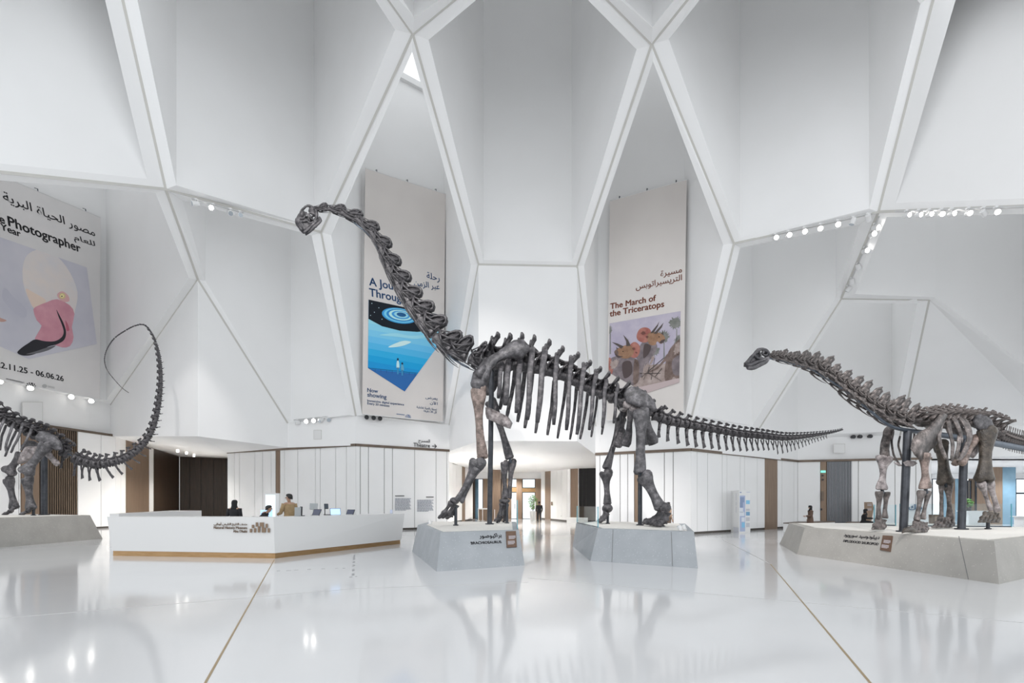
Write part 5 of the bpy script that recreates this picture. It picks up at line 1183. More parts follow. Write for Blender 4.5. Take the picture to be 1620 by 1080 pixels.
tag(MB().prism([(-14.3, 17.6), (-16.05, 25), (-17.6, 25), (-14.65, 17.6)], 0, 1.2).build('back_counter', M_WHITE), 'low white counter behind the left end of the reception desk', 'counter')
def on_desk(u, t=.5):
    """point of the right-hand counter top at column u"""
    a, b = lerp(Ct, Ci, t), lerp(Rt, Ri, t); k = seg_t(u, a, b); p = lerp(a, b, k); return V((p.x, p.y, DZ))
M_TAB = mat('dark_blue_screen', (.05, .06, .11), .15); M_SCR = mat('lit_blue_screen', (.3, .45, .7), .3, emit=(.35, .55, .9), es=.9); M_GREYP = mat('grey_plastic', (.32, .34, .35), .5); M_BLKP = mat('black_plastic', (.02, .02, .024), .4)
def slant(mb, c, w, h, lean, yaw, th=.015, z0=0.0):
    M = Matrix.Rotation(yaw, 3, 'Z')@Matrix.Rotation(lean, 3, 'X'); q = [(-w/2, 0), (w/2, 0), (w/2, h), (-w/2, h)]
    mb.hexa([V(c)+M@V((x, -th/2, z+z0)) for x, z in q], [V(c)+M@V((x, th/2, z+z0)) for x, z in q]); return mb
def tablet(u, w, h, m, label, yaw):
    p = on_desk(u, .45); root = thing('tablet', label, 'tablet', p, 'tablets on the reception desk')
    slant(MB(), p, w, h, -.45, yaw, .016, .012).build('body', M_BLKP, root); slant(MB(), p+V((0, 0, .0)), w*.93, h*.9, -.45, yaw, .02, .02).build('screen', m, root)
    M = Matrix.Rotation(yaw, 3, 'Z'); q = [(-w*.4, .0), (w*.4, .0), (w*.4, .22), (-w*.4, .22)]
    MB().hexa([p+M@V((x, y, 0)) for x, y in q], [p+M@V((x, .13 if y > 0 else 0, .2 if y > 0 else .014)) for x, y in q]).build('stand', M_WHITE, root)
tablet(499, .34, .22, M_TAB, 'dark tablet on the desk in front of the white payment terminal', -.5); tablet(531, .34, .24, M_SCR, 'lit blue tablet on the reception desk', .5); tablet(553, .32, .19, M_TAB, 'dark tablet nearest the right end of the reception desk', -.4)
p = on_desk(471, .5); r_ = thing('monitor', 'grey monitor seen from behind on the reception desk beside the man in khaki', 'monitor', p)
slant(MB(), p, .18, .26, -.1, .3, .03, .02).build('casing', M_GREYP, r_); MB().box(p+V((0, 0, .01)), (.16, .14, .02)).build('base', M_GREYP, r_)
p = on_desk(476, .6); r_ = thing('desk_phone', 'slim black handset standing beside the grey monitor', 'phone', p); slant(MB(), p, .07, .3, -.2, .2, .05).build('handset', M_BLKP, r_); MB().box(p+V((.02, .02, .012)), (.15, .12, .024)).build('base', M_BLKP, r_)
p = on_desk(496, .95); r_ = thing('payment_terminal', 'light grey payment terminal on a stalk behind a dark tablet', 'terminal', p); MB().tube([p, p+V((0, 0, .26))], .02, 8).build('stalk', M_GREYP, r_); slant(MB(), p+V((0, 0, .2)), .24, .2, -.3, .2, .05).build('terminal_head', M_GREYP, r_); MB().tube([p, p+V((0, 0, .015))], .09, 14).build('base', M_GREYP, r_)
p = on_desk(514, 1.0); r_ = thing('ticket_scanner', 'dark ticket scanner on a thin black stand on the reception desk', 'scanner', p); MB().tube([p, p+V((0, 0, .34))], .015, 8).build('stand', M_BLKP, r_); slant(MB(), p+V((.05, 0, .22)), .13, .17, -.4, .5, .06).build('scanner_head', M_DARKSTEEL, r_); MB().box(p+V((.08, 0, .012)), (.3, .18, .024)).build('base', M_BLKP, r_)
p = on_desk(619, .5); r_ = thing('table_sign', 'tiny pale sign holder near the right end of the reception desk', 'sign', p); slant(MB(), p, .09, .15, -.15, .2, .01).build('card', mat('pale_blue_card', (.55, .6, .75), .5), r_); MB().box(p+V((0, .03, .006)), (.1, .09, .012)).build('foot', M_GREYP, r_)
def low_desk(u, Y, w, label):
    p = px_z(u, Y, 0); root = thing('work_desk', label, 'desk', p); MB().box(p+V((0, 0, .74)), (w, .7, .04)).build('desk_top', M_WHITE, root)
    for sx in (-1, 1): MB().box(p+V((sx*(w/2-.04), 0, .36)), (.05, .66, .72)).build('leg', M_WHITE, root)
    return p
wp = low_desk(424, 18.85, 1.1, 'low white work desk hidden behind the reception desk, in front of the seated clerk')
p = wp+V((-.08, .05, .762)); r_ = thing('computer_monitor', 'lit blue computer monitor beside the bent head behind the desk', 'monitor', p); MB().box(p+V((0, 0, .40)), (.42, .04, .32), .4).build('screen', M_SCR, r_); MB().tube([p, p+V((0, .03, .3))], .025, 8).build('stand', M_BLKP, r_); MB().tube([p, p+V((0, 0, .015))], .12, 14).build('base', M_BLKP, r_)
# digital totem
M_SCRW = mat('bright_pale_screen', (.8, .9, .95), .3, emit=(.75, .9, 1), es=.55)
p = px_z(431.5, 20.4, 0); r_ = thing('digital_totem', 'white digital totem with a pale lit screen, behind the reception desk', 'totem', p)
MB().box(p+V((0, 0, 1.0)), (.55, .16, 2.0), .12).build('casing', M_WHITE, r_); sc = MB().box(p+V((-.05, -.09, 1.05)), (.38, .02, 1.75), .12).build('screen', M_SCRW, r_)
q = p+V((-.06, -.11, .75)); MB().poly([q+V((x, x*.12, z)) for x, z in [(-.1, -.3), (.12, -.3), (.14, .1), (.05, .3), (-.06, .2), (-.12, 0)]]).build('screen_image', mat('pale_screen_figure', (.5, .62, .68), .4, emit=(.5, .66, .75), es=.4), r_)
# ------------------------------------------------------------------ wall lettering
def wall_line(a, b):
    a, b = V((a.x, a.y, 0)), V((b.x, b.y, 0)); d = (b-a).normalized(); return a+V((d.y, -d.x, 0))*.03, V((d.y, -d.x, 0)), d
def wtext(fr, txt, a, b, m, label, name='wall_lettering', ar=False, bold=0, ext=.01):
    p, n, d = fr; A, Bq = hit(*a, p, n), hit(*b, p, n); o = lettering(txt, 1, m, A, d, (0, 0, 1), None, name, ar=ar, width=(Bq-A).length, bold=bold, ext=ext); return tag(o, label, 'sign')
fT = wall_line(c555, w718)
wtext(fT, 'المسرح', (662, 698.5), (680, 699.5), M_INK, 'dark Arabic word on the white wall above the word Theatre', ar=True); wtext(fT, 'Theatre', (654, 706), (680, 707.8), M_INK, 'dark word Theatre on the white wall above the bronze line')
p, n, d = fT; A, Bq = hit(683.5, 705.2, p, n), hit(690.5, 705.8, p, n); mb = MB(); dn = (Bq-A).normalized(); mb.tube([A, Bq], .022, 6)
for s in (1, -1): mb.tube([Bq, Bq-dn*.12+V((0, 0, s*.12))], .022, 6)
tag(mb.build('arrow_sign', M_INK), 'thin dark arrow pointing right beside the word Theatre', 'sign')
def panel_text(fr, u0, u1, v0, v1, head, label, right=False):
    p, n, d = fr; root = thing('wall_text', label, 'sign', hit((u0+u1)/2, v1, p, n), 'text panels on the wall'); m_ = mat('grey_print', (.22, .24, .30), .7)
    def bar(a, b, va, h, mm, nm):
        q = [hit(a, va, p, n), hit(b, va, p, n), hit(b, va+h, p, n), hit(a, va+h, p, n)]; MB().hexa(q, [w+n*.008 for w in q]).build(nm, mm, root)
    bar(*(head if not right else head), v0, 1.3, M_INK, 'heading')
    k = 11; y0 = v0+4.6
    for i in range(k):
        y = y0+(v1-y0)*i/k; w = [0, 2, 1, 0, 3, 1, 0, 2, 1, 0, 8][i]; x = u0
        while x < u1-w:
            e = min(u1-w, x+R.uniform(1.8, 4.5)); bar(x, e-.4, y+(.6 if right else 0), .8, m_, 'text_line'); x = e+.2
panel_text(fT, 625, 650.5, 783.5, 808, (625, 639.5), 'left block of small grey text on the white wall behind the desk'); panel_text(fT, 660, 686, 785.3, 809, (674, 686), 'right block of small grey text on the wall, near the striding foreleg', True)
# blue letters on the far right wall
fR = wall_line(mm, wEnd); wtext(fR, 'بزك', (1436.5, 806), (1458, 806), mat('blue_letter', (.08, .22, .38), .4), 'large blue Arabic letters on the far wall behind the first thick post', ar=True, bold=.02, ext=.03)
# access hatches: fine raised frames
def hatch(fr, u0, u1, v0, v1, label):
    p, n, d = fr; mb = MB(); q = [hit(u0, v0, p, n), hit(u1, v0, p, n), hit(u1, v1, p, n), hit(u0, v1, p, n)]; root = thing('access_hatch', label, 'hatch', q[3], 'access hatches in the white walls')
    MB().hexa([w-n*.06 for w in q], [w-n*.022 for w in q]).build('panel', M_WHITE, root)
    for i in range(4): mb.tube([q[i]-n*.028, q[(i+1) % 4]-n*.028], .012, 5)
    mb.build('frame', M_GROOVE, root)
hatch(wall_line(V((n3['N4'].x, n3['N4'].y)), c555), 496, 508, 680, 694.5, 'square access hatch in the white wall left of the Theatre lettering'); hatch(wall_line(mm, wEnd), 1319, 1337, 702, 716, 'square access hatch in the white wall above the grey slats'); hatch(wall_line(V((n3['LL'].x, n3['LL'].y)), W(183, 31)), 36, 68, 636, 668, 'square access hatch in the white wall under the flamingo banner')
# ------------------------------------------------------------------ totem sign and benches at the right wall
M_PR = [mat('print_block', c, .6) for c in [(.42, .48, .66), (.25, .32, .48), (.25, .55, .78), (.55, .56, .6), (.70, .74, .80), (.18, .36, .55)]]
p0_, p1_, p2_ = XY(1160.5, 25.9), XY(1169, 25.4), XY(1187, 25.6); back = V((p2_.x-.2, p2_.y+.62))
TH = 2.25; r_ = thing('totem_sign', 'white free-standing totem sign with small blue pictures at the right wall', 'totem', (p1_.x, p1_.y, 0))
MB().prism([p1_, p2_, back, p0_+V((.02, .35)), p0_], 0, TH).build('body', M_WHITE, r_)
d2 = (p2_-p1_).normalized(); nn = V((d2.y, -d2.x, 0)); W2 = (p2_-p1_).length
def blk(x0, x1, z0, z1, m, nm='print', k=0):
    q = [V((p1_.x, p1_.y, 0))+V((d2.x, d2.y, 0))*x*W2+V((0, 0, z*TH)) for x, z in [(x0, z0), (x1, z0), (x1, z1), (x0, z1)]]; MB().hexa([w+nn*.001 for w in q], [w+nn*(.004+.003*k) for w in q]).build(nm, m, r_)
blk(.08, .54, .04, .88, M_PR[0]); blk(.10, .46, .72, .84, M_PR[1], k=1); blk(.08, .34, .60, .72, M_PR[1], k=1); blk(.05, .35, .48, .59, M_PR[4], k=1); blk(.06, .46, .40, .50, M_PR[4], k=1); blk(.22, .5, .27, .37, M_PR[4], k=1); blk(.24, .5, .13, .25, M_PR[2], k=1)
for k, (z0, z1, m_) in enumerate([(.68, .77, M_PR[2]), (.52, .57, M_PR[3]), (.41, .50, M_PR[5]), (.28, .37, M_PR[3]), (.14, .24, M_PR[3])]): blk(.62, .95, z0, z1, m_)
blk(.66, .97, .955, .965, M_PR[0]); blk(.08, .22, .94, .965, M_PR[1])
d0 = (p1_-p0_).normalized(); n0 = V((d0.y, -d0.x, 0))
for i in range(16):
    q0 = V((p0_.x, p0_.y, 0))+V((d0.x, d0.y, 0))*(p1_-p0_).length*.5; z = 2.05-i*.065
    if i in (6, 10): continue
    MB().hexa([q0+V((d0.x, d0.y, 0))*x+V((0, 0, z+dz))+n0*.001 for x, dz in [(-.03, 0), (.03, 0), (.03, .045), (-.03, .045)]], [q0+V((d0.x, d0.y, 0))*x+V((0, 0, z+dz))+n0*.004 for x, dz in [(-.03, 0), (.03, 0), (.03, .045), (-.03, .045)]]).build('text_line', M_PR[3], r_)
q = [V((p0_.x, p0_.y, 0)), V((p1_.x, p1_.y, 0))]; MB().hexa([q[0], q[1], q[1]+V((0, 0, .3)), q[0]+V((0, 0, .3))], [w+n0*.005 for w in (q[0], q[1], q[1]+V((0, 0, .3)), q[0]+V((0, 0, .3)))]).build('base_band', M_PR[3], r_)
def bench(pts, label, h=.5, m=M_BRONZE):
    c = sum((V((*p, 0)) for p in pts), V((0, 0, 0)))/len(pts); root = thing('bench', label, 'bench', c, 'white block benches'); MB().prism(pts, 0, h-.05).build('body', M_WHITE, root); MB().prism(pts, h-.05, h).build('seat', m, root); return root
bench([px(1239, 26.7), px(1257, 26.3), px(1321, 28.6), px(1321, 29.6), px(1262, 28.6)], 'white block bench with a dark top left of the grey slats')
bench([px(1338, 27.2), px(1388, 26.95), px(1392, 28.4), px(1342, 28.55)], 'white block bench under the woman seated by the brown sign')
bench([px(896.5, 38.0), px(930, 37.4), px(930, 38.4), px(899, 39.2)], 'low cream block bench before the dark recess of the corridor', .42, M_PANEL)
r_ = thing('information_stand', 'brown angled information stand behind the seated woman', 'stand', px_z(1374, 28.8, 0)); q = [px_z(1366.7, 28.8, 0), px_z(1380, 28.8, 0)]
mb = MB(); mb.hexa([P(u, v, 28.7) for u, v in [(1367, 794), (1380, 794), (1382.5, 803), (1379, 822), (1374, 838), (1368, 838)]], [P(u, v, 28.95) for u, v in [(1367, 794), (1380, 794), (1382.5, 803), (1379, 822), (1374, 838), (1368, 838)]]); mb.build('panel', M_WOOD, r_)
for i in range(6): v = 796.5+i*1.4+(3 if i > 2 else 0); MB().hexa([P(u, w, 28.69) for u, w in [(1372, v), (1379, v), (1379, v+.7), (1372, v+.7)]], [P(u, w, 28.68) for u, w in [(1372, v), (1379, v), (1379, v+.7), (1372, v+.7)]]).build('text_line', M_PLTXT, r_)
# exit sign and call plates on the bronze panel beside the grey slats
fW = wall_line(mm, wEnd); p, n, d = fW; p = p+n*.03
def wplate(u0, u1, v0, v1, m, name, label, cat, th=.03):
    q = [hit(u0, v0, p, n), hit(u1, v0, p, n), hit(u1, v1, p, n), hit(u0, v1, p, n)]; o = MB().hexa(q, [w+n*th for w in q]).build(name, m); return tag(o, label, cat)
ex = wplate(1298.3, 1306, 744, 747.5, mat('green_exit_sign', (.05, .35, .25), .4, emit=(.25, .8, .65), es=.8), 'exit_sign', 'small lit green exit sign on the bronze panel left of the slats', 'sign')
wplate(1299, 1303, 777, 792, M_BRONZE, 'recessed_plate', 'tall dark recessed plate on the bronze panel left of the slats', 'plate'); wplate(1297.5, 1300.5, 804, 807, M_BLKP, 'call_button', 'small square black call button low on the bronze panel', 'button')
for v, lb in ((752, 'upper round dark pictogram under the exit sign'), (758.5, 'lower round dark pictogram under the exit sign')):
    c = hit(1301.5, v, p, n); tag(MB().tube([c, c+n*.02], .06, 14).build('pictogram', M_BLKP), lb, 'sign')
# ------------------------------------------------------------------ corridor furniture
r_ = thing('welcome_counter', 'brown counter with a white top inside the corridor, left of the black post', 'counter', px_z(772, 44.0, 0)); a = px_z(757.5, 44, 0); b = px_z(786, 44, 0)
MB().box(((a.x+b.x)/2, 44, .5), (b.x-a.x, .6, 1.0)).build('body', M_WOOD, r_); MB().box(((a.x+b.x)/2, 44, 1.05), (b.x-a.x+.1, .8, .1)).build('counter_top', M_WHITE, r_)
for u in (757, 763.5, 782.5):
    q = px_z(u, 43, 0); t = thing('stanchion', {757: 'white stanchion post left of the brown corridor counter', 763.5: 'white stanchion post before the brown corridor counter', 782.5: 'white stanchion post right of the brown corridor counter'}[u], 'stanchion', q, 'stanchions at the corridor counter')
    MB().tube([q+V((0, 0, .02)), q+V((0, 0, 1.0))], .035, 10).build('pole', M_WHITE, t); MB().tube([q, q+V((0, 0, .03))], .16, 16).build('base', M_WHITE, t)
M_LEAF = noisy(mat('green_leaf', (.10, .28, .07), .6), [(.06, .2, .04), (.2, .42, .12)], 6, 3)
def plant(u, Y, z0, hpot, r, h, label, potm=M_WHITE, n=170, name='potted_plant'):
    p = px_z(u, Y, z0); t = thing(name, label, 'plant', p); MB().tube([p, p+V((0, 0, hpot))], [r*.5, r*.62], 14).build('pot', potm, t)
    mb = MB(); rr = random.Random(int(u))
    for k in range(5): mb.tube([p+V((0, 0, hpot)), p+V((rr.uniform(-.3, .3)*r, rr.uniform(-.3, .3)*r, hpot+h*.5)), p+V((rr.uniform(-.7, .7)*r, rr.uniform(-.7, .7)*r, hpot+h*.9))], [.025, .018, .008], 5)
    mb.build('stem', M_BROWNST, t); mb = MB()
    for k in range(n):
        th, ph = rr.uniform(0, 6.28), math.acos(rr.uniform(-1, 1)); c = p+V((math.cos(th)*math.sin(ph)*r*rr.uniform(.3, 1), math.sin(th)*math.sin(ph)*r*rr.uniform(.3, 1), hpot+h*.55+math.cos(ph)*h*.45))
        a = V((rr.uniform(-1, 1), rr.uniform(-1, 1), rr.uniform(-.6, .8))).normalized()*.11; b = a.orthogonal().normalized()*.045; mb.poly([c-a, c+b+V((0, 0, .01)), c+a, c-b+V((0, 0, .01))])
    mb.build('foliage', M_LEAF, t, fix=False); return t
M_BROWNST = mat('brown_stem', (.12, .08, .05), .8)
plant(843, 44, 0, .85, .48, 1.45, 'green bushy plant in a white planter beside the corridor doors'); 
tag(MB().box(px_z(846.9, 42.6, .85), (.1, .4, 1.7)).build('screen_panel', M_WHITE), 'narrow white upright panel beside the plant and the man in the suit', 'panel')
t = thing('gallery_counter', 'white counter far behind between the thick posts on the right', 'counter', px_z(1536, 33, 0)); a, b = px_z(1524, 33, 0), px_z(1552, 33, 0); MB().box(((a.x+b.x)/2, 33, .5), (b.x-a.x, .8, 1.0)).build('body', M_WHITE, t); MB().box(((a.x+b.x)/2, 33, 1.025), (b.x-a.x+.1, .9, .05)).build('counter_top', M_WHITE, t)
plant(1530, 33, 1.05, .18, .36, .62, 'small green plant on the white counter behind the right-hand skeleton', M_BLKP, 110)
t = thing('gallery_table', 'pale table at the right edge far behind the plinth', 'table', px_z(1618, 31, 0)); a = px_z(1618, 31, 0); MB().box(a+V((.4, 0, .72)), (1.6, .8, .05)).build('table_top', M_WHITE, t); MB().box(a+V((.4, 0, .35)), (1.3, .6, .70)).build('base', M_WHITE, t)
t = thing('brown_bin', 'small brown box on the floor behind the far hind foot', 'box', px_z(1480, 27, 0)); a = px_z(1480, 27, 0); MB().box(a+V((0, 0, .45)), (.42, .4, .9)).build('body', M_WOOD, t); MB().box(a+V((0, 0, .92)), (.44, .42, .04)).build('lid', M_BRONZE, t)
# wall fittings in the corridor
fC = wall_line(cR0, cR1); p, n, d = fC; p = p+n*.01
tag(MB().hexa(*[[w+n*k for w in [hit(872, 793.5, p, n), hit(874, 793.5, p, n), hit(874, 799, p, n), hit(872, 799, p, n)]] for k in (0, .03)]).build('wall_plate', M_WOOD), 'small brown plate on the corridor wall right of the man in the suit', 'plate')
c = hit(888, 816, p, n); tag(MB().tube([c, c+n*.02], .05, 12).build('socket', M_GROOVE), 'small round socket low on the corridor wall', 'socket')
# floor marks near the desk: small dark inlays
M_MARK = mat('dark_floor_inlay', (.33, .33, .34), .5)
mb = MB()
def mark(u0, v0, u1, v1, w):
    a, b = G(u0, v0), G(u1, v1); d = (b-a).normalized(); s = V((-d.y, d.x, 0))*w/2; mb.hexa([a-s, b-s, b+s, a+s], [x+V((0, 0, .004)) for x in (a-s, b-s, b+s, a+s)])
for q in [(560.5, 877.5, 560, 885), (560, 888, 559.8, 890), (559.6, 893, 559.3, 895.5), (559, 900, 558.8, 903), (558.7, 907, 558.5, 910)]: mark(*q, .055)
for q in [(438, 903, 443, 902.8), (453, 902.5, 460, 902), (465, 901.5, 472, 901.2), (486, 900.5, 492, 900), (508, 899.7, 514, 899.4), (530, 899, 535, 898.8), (542, 898.6, 546, 898.4), (553, 913, 557, 912), (562, 912, 564, 911.5)]: mark(*q, .025)
st(mb, 'trim_95', M_MARK)
# ------------------------------------------------------------------ track spotlights
M_TRACK = mat('white_track', (.55, .55, .55), .4)
def rail(pts, label):
    mb = MB()
    for a, b in zip(pts, pts[1:]): mb.tube([a, b], .035, 6)
    global NT; NT += 1; return st(mb, 'trim_%d' % NT, M_TRACK)
NT = 100
def on_edge(A, B, u, off):
    """point beside the edge A-B at column u, pulled off the surface towards the hall"""
    t = seg_t(u, V((A.x, A.y)), V((B.x, B.y))); return lerp(A, B, t)+V(off)
def spot(pos, aim, lit, white, label, group, r=.105, L=.24):
    pos = V(pos); d = V(aim).normalized(); t = thing('spotlight', label, 'spotlight', pos, group); m = M_SPOTW if white else M_SPOTK
    c = pos+V((0, 0, -.16)); MB().box(pos+V((0, 0, .01)), (.16, .09, .06)).build('track_adapter', m, t); MB().tube([pos, c], .022, 8).build('arm', m, t)
    MB().tube([c-d*L*.55, c-d*L*.5, c+d*L*.42, c+d*L*.5], [r*.7, r*.92, r, r*1.02], 16).build('housing', m, t); MB().tube([c+d*L*.5, c+d*L*.53], r*.86, 16).build('lens', M_LIT if lit else (M_LENS if white else M_BLKP), t)
    return t
ordn = ['first', 'second', 'third', 'fourth', 'fifth', 'sixth', 'seventh', 'eighth']
def spots(A, B, us, lits, white, off, what, group, aim, r=.105):
    rail([on_edge(A, B, us[0]-6, off), on_edge(A, B, us[-1]+6, off)], 'thin track '+what)
    for k, (u, l) in enumerate(zip(us, lits)):
        a = aim if not callable(aim) else aim(k); spot(on_edge(A, B, u, off), a, l, white, '%s %s spotlight from the left %s' % (ordn[k], ('lit' if l else 'unlit') if white else 'black', what), group, r)
toC = (.1, -1, -.45)
spots(n3['LL'], n3['N3'], [3, 51, 115, 146], [1, 1, 1, 1], True, (.12, -.2, .12), 'on the ledge under the flamingo banner', 'spotlights under the flamingo banner', (.6, -.8, -.35), .15)
spots(n3['N1'], n3['N5'], [311, 338, 365, 380], [0, 1, 0, 0], True, (.05, -.15, -.18), 'on the rib above the left white cell', 'spotlights on the left rib', lambda k: [(-.7, -.6, -.3), (.1, -1, -.4), (.6, -.5, -.5), (.8, -.6, -.2)][k])
spots(n3['N4'], n3['N6'], [471, 486, 497, 508, 519], [0, 1, 1, 0, 0], True, (.05, -.12, .12), 'on the ledge left of the blue banner', 'spotlights left of the blue banner', lambda k: [(-.9, -.4, -.1), (-.1, -1, -.2), (.1, -1, -.2), (-.5, -.6, -.5), (.5, -.6, -.4)][k], .13)
spots(n3['N6'], n3['N7'], [580, 591, 601], [0, 0, 0], False, (.05, -.14, .12), 'under the blue banner', 'black spotlights under the blue banner', (.25, -1, -.05), .12)
spots(n3['N12'], n3['N13'], [1224, 1245, 1270, 1295, 1322, 1346, 1370], [1, 1, 1, 1, 1, 0, 0], True, (0, -.12, -.05), 'on the rib above the right white cell', 'spotlights on the right rib', lambda k: [(-.1, -1, -.3), (-.2, -1, -.4), (-.35, -.9, -.4), (-.5, -.8, -.5), (-.4, -.9, -.4), (-.3, .2, -.9), (.5, .5, -.6)][k])
spots(n3['M'], n3['N17'], [1347, 1357.5, 1373.5], [0, 0, 0], False, (0, -.15, .12), 'on the ledge beyond the tail tip', 'black spotlights beyond the tail tip', (-.2, -1, -.1), .11)
rail([on_edge(n3['N13'], n3['NR'], 1412, (0, -.12, -.08)), on_edge(n3['N13'], n3['NR'], 1660, (0, -.12, -.08))], 'thin track on the rib at the upper right edge')
for k, (u, l) in enumerate(zip([1431, 1449, 1466, 1485, 1501, 1527, 1551, 1571], [1, 1, 1, 1, 1, 1, 0, 1])):
    spot(on_edge(n3['N13'], n3['NR'], u, (0, -.12, -.08)), [(.2, -1, -.35), (.2, -1, -.4), (0, -1, -.3), (-.4, -.8, -.4), (.1, -1, -.3), (-.3, -.9, -.4), (.8, .3, -.5), (-.5, -.8, -.3)][k], l, True, '%s spotlight from the left on the rib at the upper right edge' % ordn[k], 'spotlights on the upper right rib', .085, .2)
A, B = n3['N13'], n3['N14']; 
def edge_v(A, B, v):
    lo, hi = 0.0, 1.0
    for _ in range(40):
        m_ = (lo+hi)/2; q = lerp(A, B, m_); vv = CY-(q.z-CZ)*FPX/q.y
        if vv < v: lo = m_
        else: hi = m_
    return lerp(A, B, lo)+V((0, -.15, -.03))
rail([edge_v(A, B, 345), edge_v(A, B, 462)], 'steep track on the rib below the right rib junction')
for k, (v, l) in enumerate([(356, 1), (367, 1), (393, 1), (418, 0), (441, 0), (453, 0)]):
    spot(edge_v(A, B, v), [(.3, -.9, -.4), (-.1, -1, -.2), (0, -1, -.25), (.5, .3, -.8), (.4, .5, -.7), (-.4, .5, -.7)][k], l, True, '%s spotlight from the top on the steep rib track' % ordn[k], 'spotlights on the steep rib track')

t = thing('hanging_sign', 'small white sign box hung from the corridor ceiling above the doors', 'sign', P(826, 728, 38)); q = P(826, 728, 38)
MB().box(q, (.18, .06, .46)).build('sign_box', M_WHITE, t); MB().tube([q+V((0, 0, .23)), V((q.x, q.y, zS))], .012, 6).build('hanger', M_SPOTW, t)
# ------------------------------------------------------------------ people
M_SKIN = noisy(mat('skin', (.42, .26, .18), .55), [(.38, .23, .155), (.46, .29, .21)], 8, 3); M_SKIND = mat('dark_skin', (.16, .09, .06), .55)
M_HAIR = mat('black_hair', (.012, .011, .011), .5); M_EYE = mat('dark_eye', (.02, .015, .012), .2)
fab = lambda name, c: noisy(mat(name, c, .85), [tuple(x*.82 for x in c), tuple(min(1, x*1.15) for x in c)], 9, 4, .15)
M_SUIT = fab('black_suit_cloth', (.016, .016, .019)); M_KHAKI = fab('khaki_shirt_cloth', (.34, .24, .13)); M_TROU = fab('dark_trouser_cloth', (.03, .03, .034)); M_TANC = fab('tan_shirt_cloth', (.46, .33, .24)); M_BRTR = fab('brown_trouser_cloth', (.14, .10, .075)); M_ABAYA = fab('black_abaya_cloth', (.014, .014, .016)); M_BROWNROBE = fab('brown_robe_cloth', (.12, .075, .055)); M_SHOE = mat('black_shoe_leather', (.015, .015, .015), .35)
def person(label, pos, heading, scale=1.0, pose=None, skin=None, garments=(), hair='short', group=None):
    """a standing or seated figure; x right, y forward, z up before turning by heading"""
    J = dict(pel=(0, 0, .95), waist=(0, 0, 1.08), chest=(0, -.01, 1.28), neck=(0, -.01, 1.46), head=(0, .015, 1.55),
             ls=(-.19, -.01, 1.40), le=(-.25, -.03, 1.13), lw=(-.25, .06, .90), rs=(.19, -.01, 1.40), re=(.25, -.03, 1.13), rw=(.25, .06, .90),
             lh=(-.095, 0, .92), lk=(-.10, .015, .50), la=(-.10, -.01, .09), lt=(-.11, .15, .035), rh=(.095, 0, .92), rk=(.10, .015, .50), ra=(.10, -.01, .09), rt=(.11, .15, .035), turn=0)
    J.update(pose or {}); turn = J.pop('turn'); J = {k: V(v) for k, v in J.items()}
    root = thing('person', label, 'person', pos, group); M = Matrix.Rotation(heading, 3, 'Z')*scale; T = lambda p: V(pos)+M@V(p)
    vs, rad, es = [], [], []
    def add(p, r, par=None):
        vs.append(V(p)); rad.append(r); i = len(vs)-1
        if par is not None: es.append((par, i))
        return i
    pel = add(J['pel'], (.14, .11)); wa = add(J['waist'], (.125, .095), pel); ch = add(J['chest'], (.15, .11), wa); nb = add(lerp(J['chest'], J['neck'], .75), (.09, .075), ch); nk = add(J['neck'], (.055, .058), nb)
    H = J['head']; ht = Matrix.Rotation(turn, 3, 'Z'); hp = lambda x, y, z: H+ht@V((x, y, z))
    h1 = add(hp(0, .01, 0), (.06, .07), nk); h2 = add(hp(0, .012, .06), (.076, .092), h1); h3 = add(hp(0, 0, .125), (.078, .098), h2); h4 = add(hp(0, -.005, .175), (.05, .062), h3)
    for s, S, E, Wr in ((-1, 'ls', 'le', 'lw'), (1, 'rs', 're', 'rw')):
        a = add(J[S], (.062, .062), nb); b = add(lerp(J[S], J[E], .5), (.05, .05), a); c = add(J[E], (.042, .042), b); d = add(lerp(J[E], J[Wr], .45), (.038, .038), c); e = add(J[Wr], (.026, .026), d)
        f = (J[Wr]-J[E]).normalized(); side = V((-s, .25, 0)); side = (side-f*side.dot(f)).normalized(); fr = f.cross(side)
        pal = add(J[Wr]+f*.07, (.034, .018), e)
        for k in range(4):
            o = (k-1.5)*.019; p0 = J[Wr]+f*.10+fr*o; ln = (.062, .072, .067, .052)[k]; q = add(p0, (.009, .009), pal); q2 = add(p0+f*ln*.55+side*.012, (.0085, .0085), q); add(p0+f*ln+side*.034, (.007, .007), q2)
        q = add(J[Wr]+f*.045+fr*.034+side*.008, (.010, .010), pal); q2 = add(J[Wr]+f*.075+fr*.052+side*.02, (.0095, .0095), q); add(J[Wr]+f*.10+fr*.050+side*.03, (.008, .008), q2)
    for h, k, a, t in (('lh', 'lk', 'la', 'lt'), ('rh', 'rk', 'ra', 'rt')):
        i = add(J[h], (.085, .085), pel); i2 = add(lerp(J[h], J[k], .5), (.072, .072), i); i3 = add(J[k], (.052, .052), i2); i4 = add(lerp(J[k], J[a], .35), (.053, .053), i3); i5 = add(J[a], (.035, .035), i4); add(J[t], (.035, .025), i5)
    me = bpy.data.meshes.new('body'); me.from_pydata([tuple(M@v) for v in vs], es, []); o = bpy.data.objects.new('tmp', me); COL.objects.link(o)
    md = o.modifiers.new('s', 'SKIN'); sd = me.skin_vertices[0].data
    for i, r in enumerate(rad): sd[i].radius = (r[0]*scale, r[1]*scale)
    sd[0].use_root = True
    o.modifiers.new('u', 'SUBSURF').levels = 1
    bpy.context.view_layer.update(); bm_ = bpy.data.meshes.new_from_object(o.evaluated_get(bpy.context.evaluated_depsgraph_get())); bpy.data.objects.remove(o)
    bm_.materials.clear(); bm_.materials.append(skin or M_SKIN)
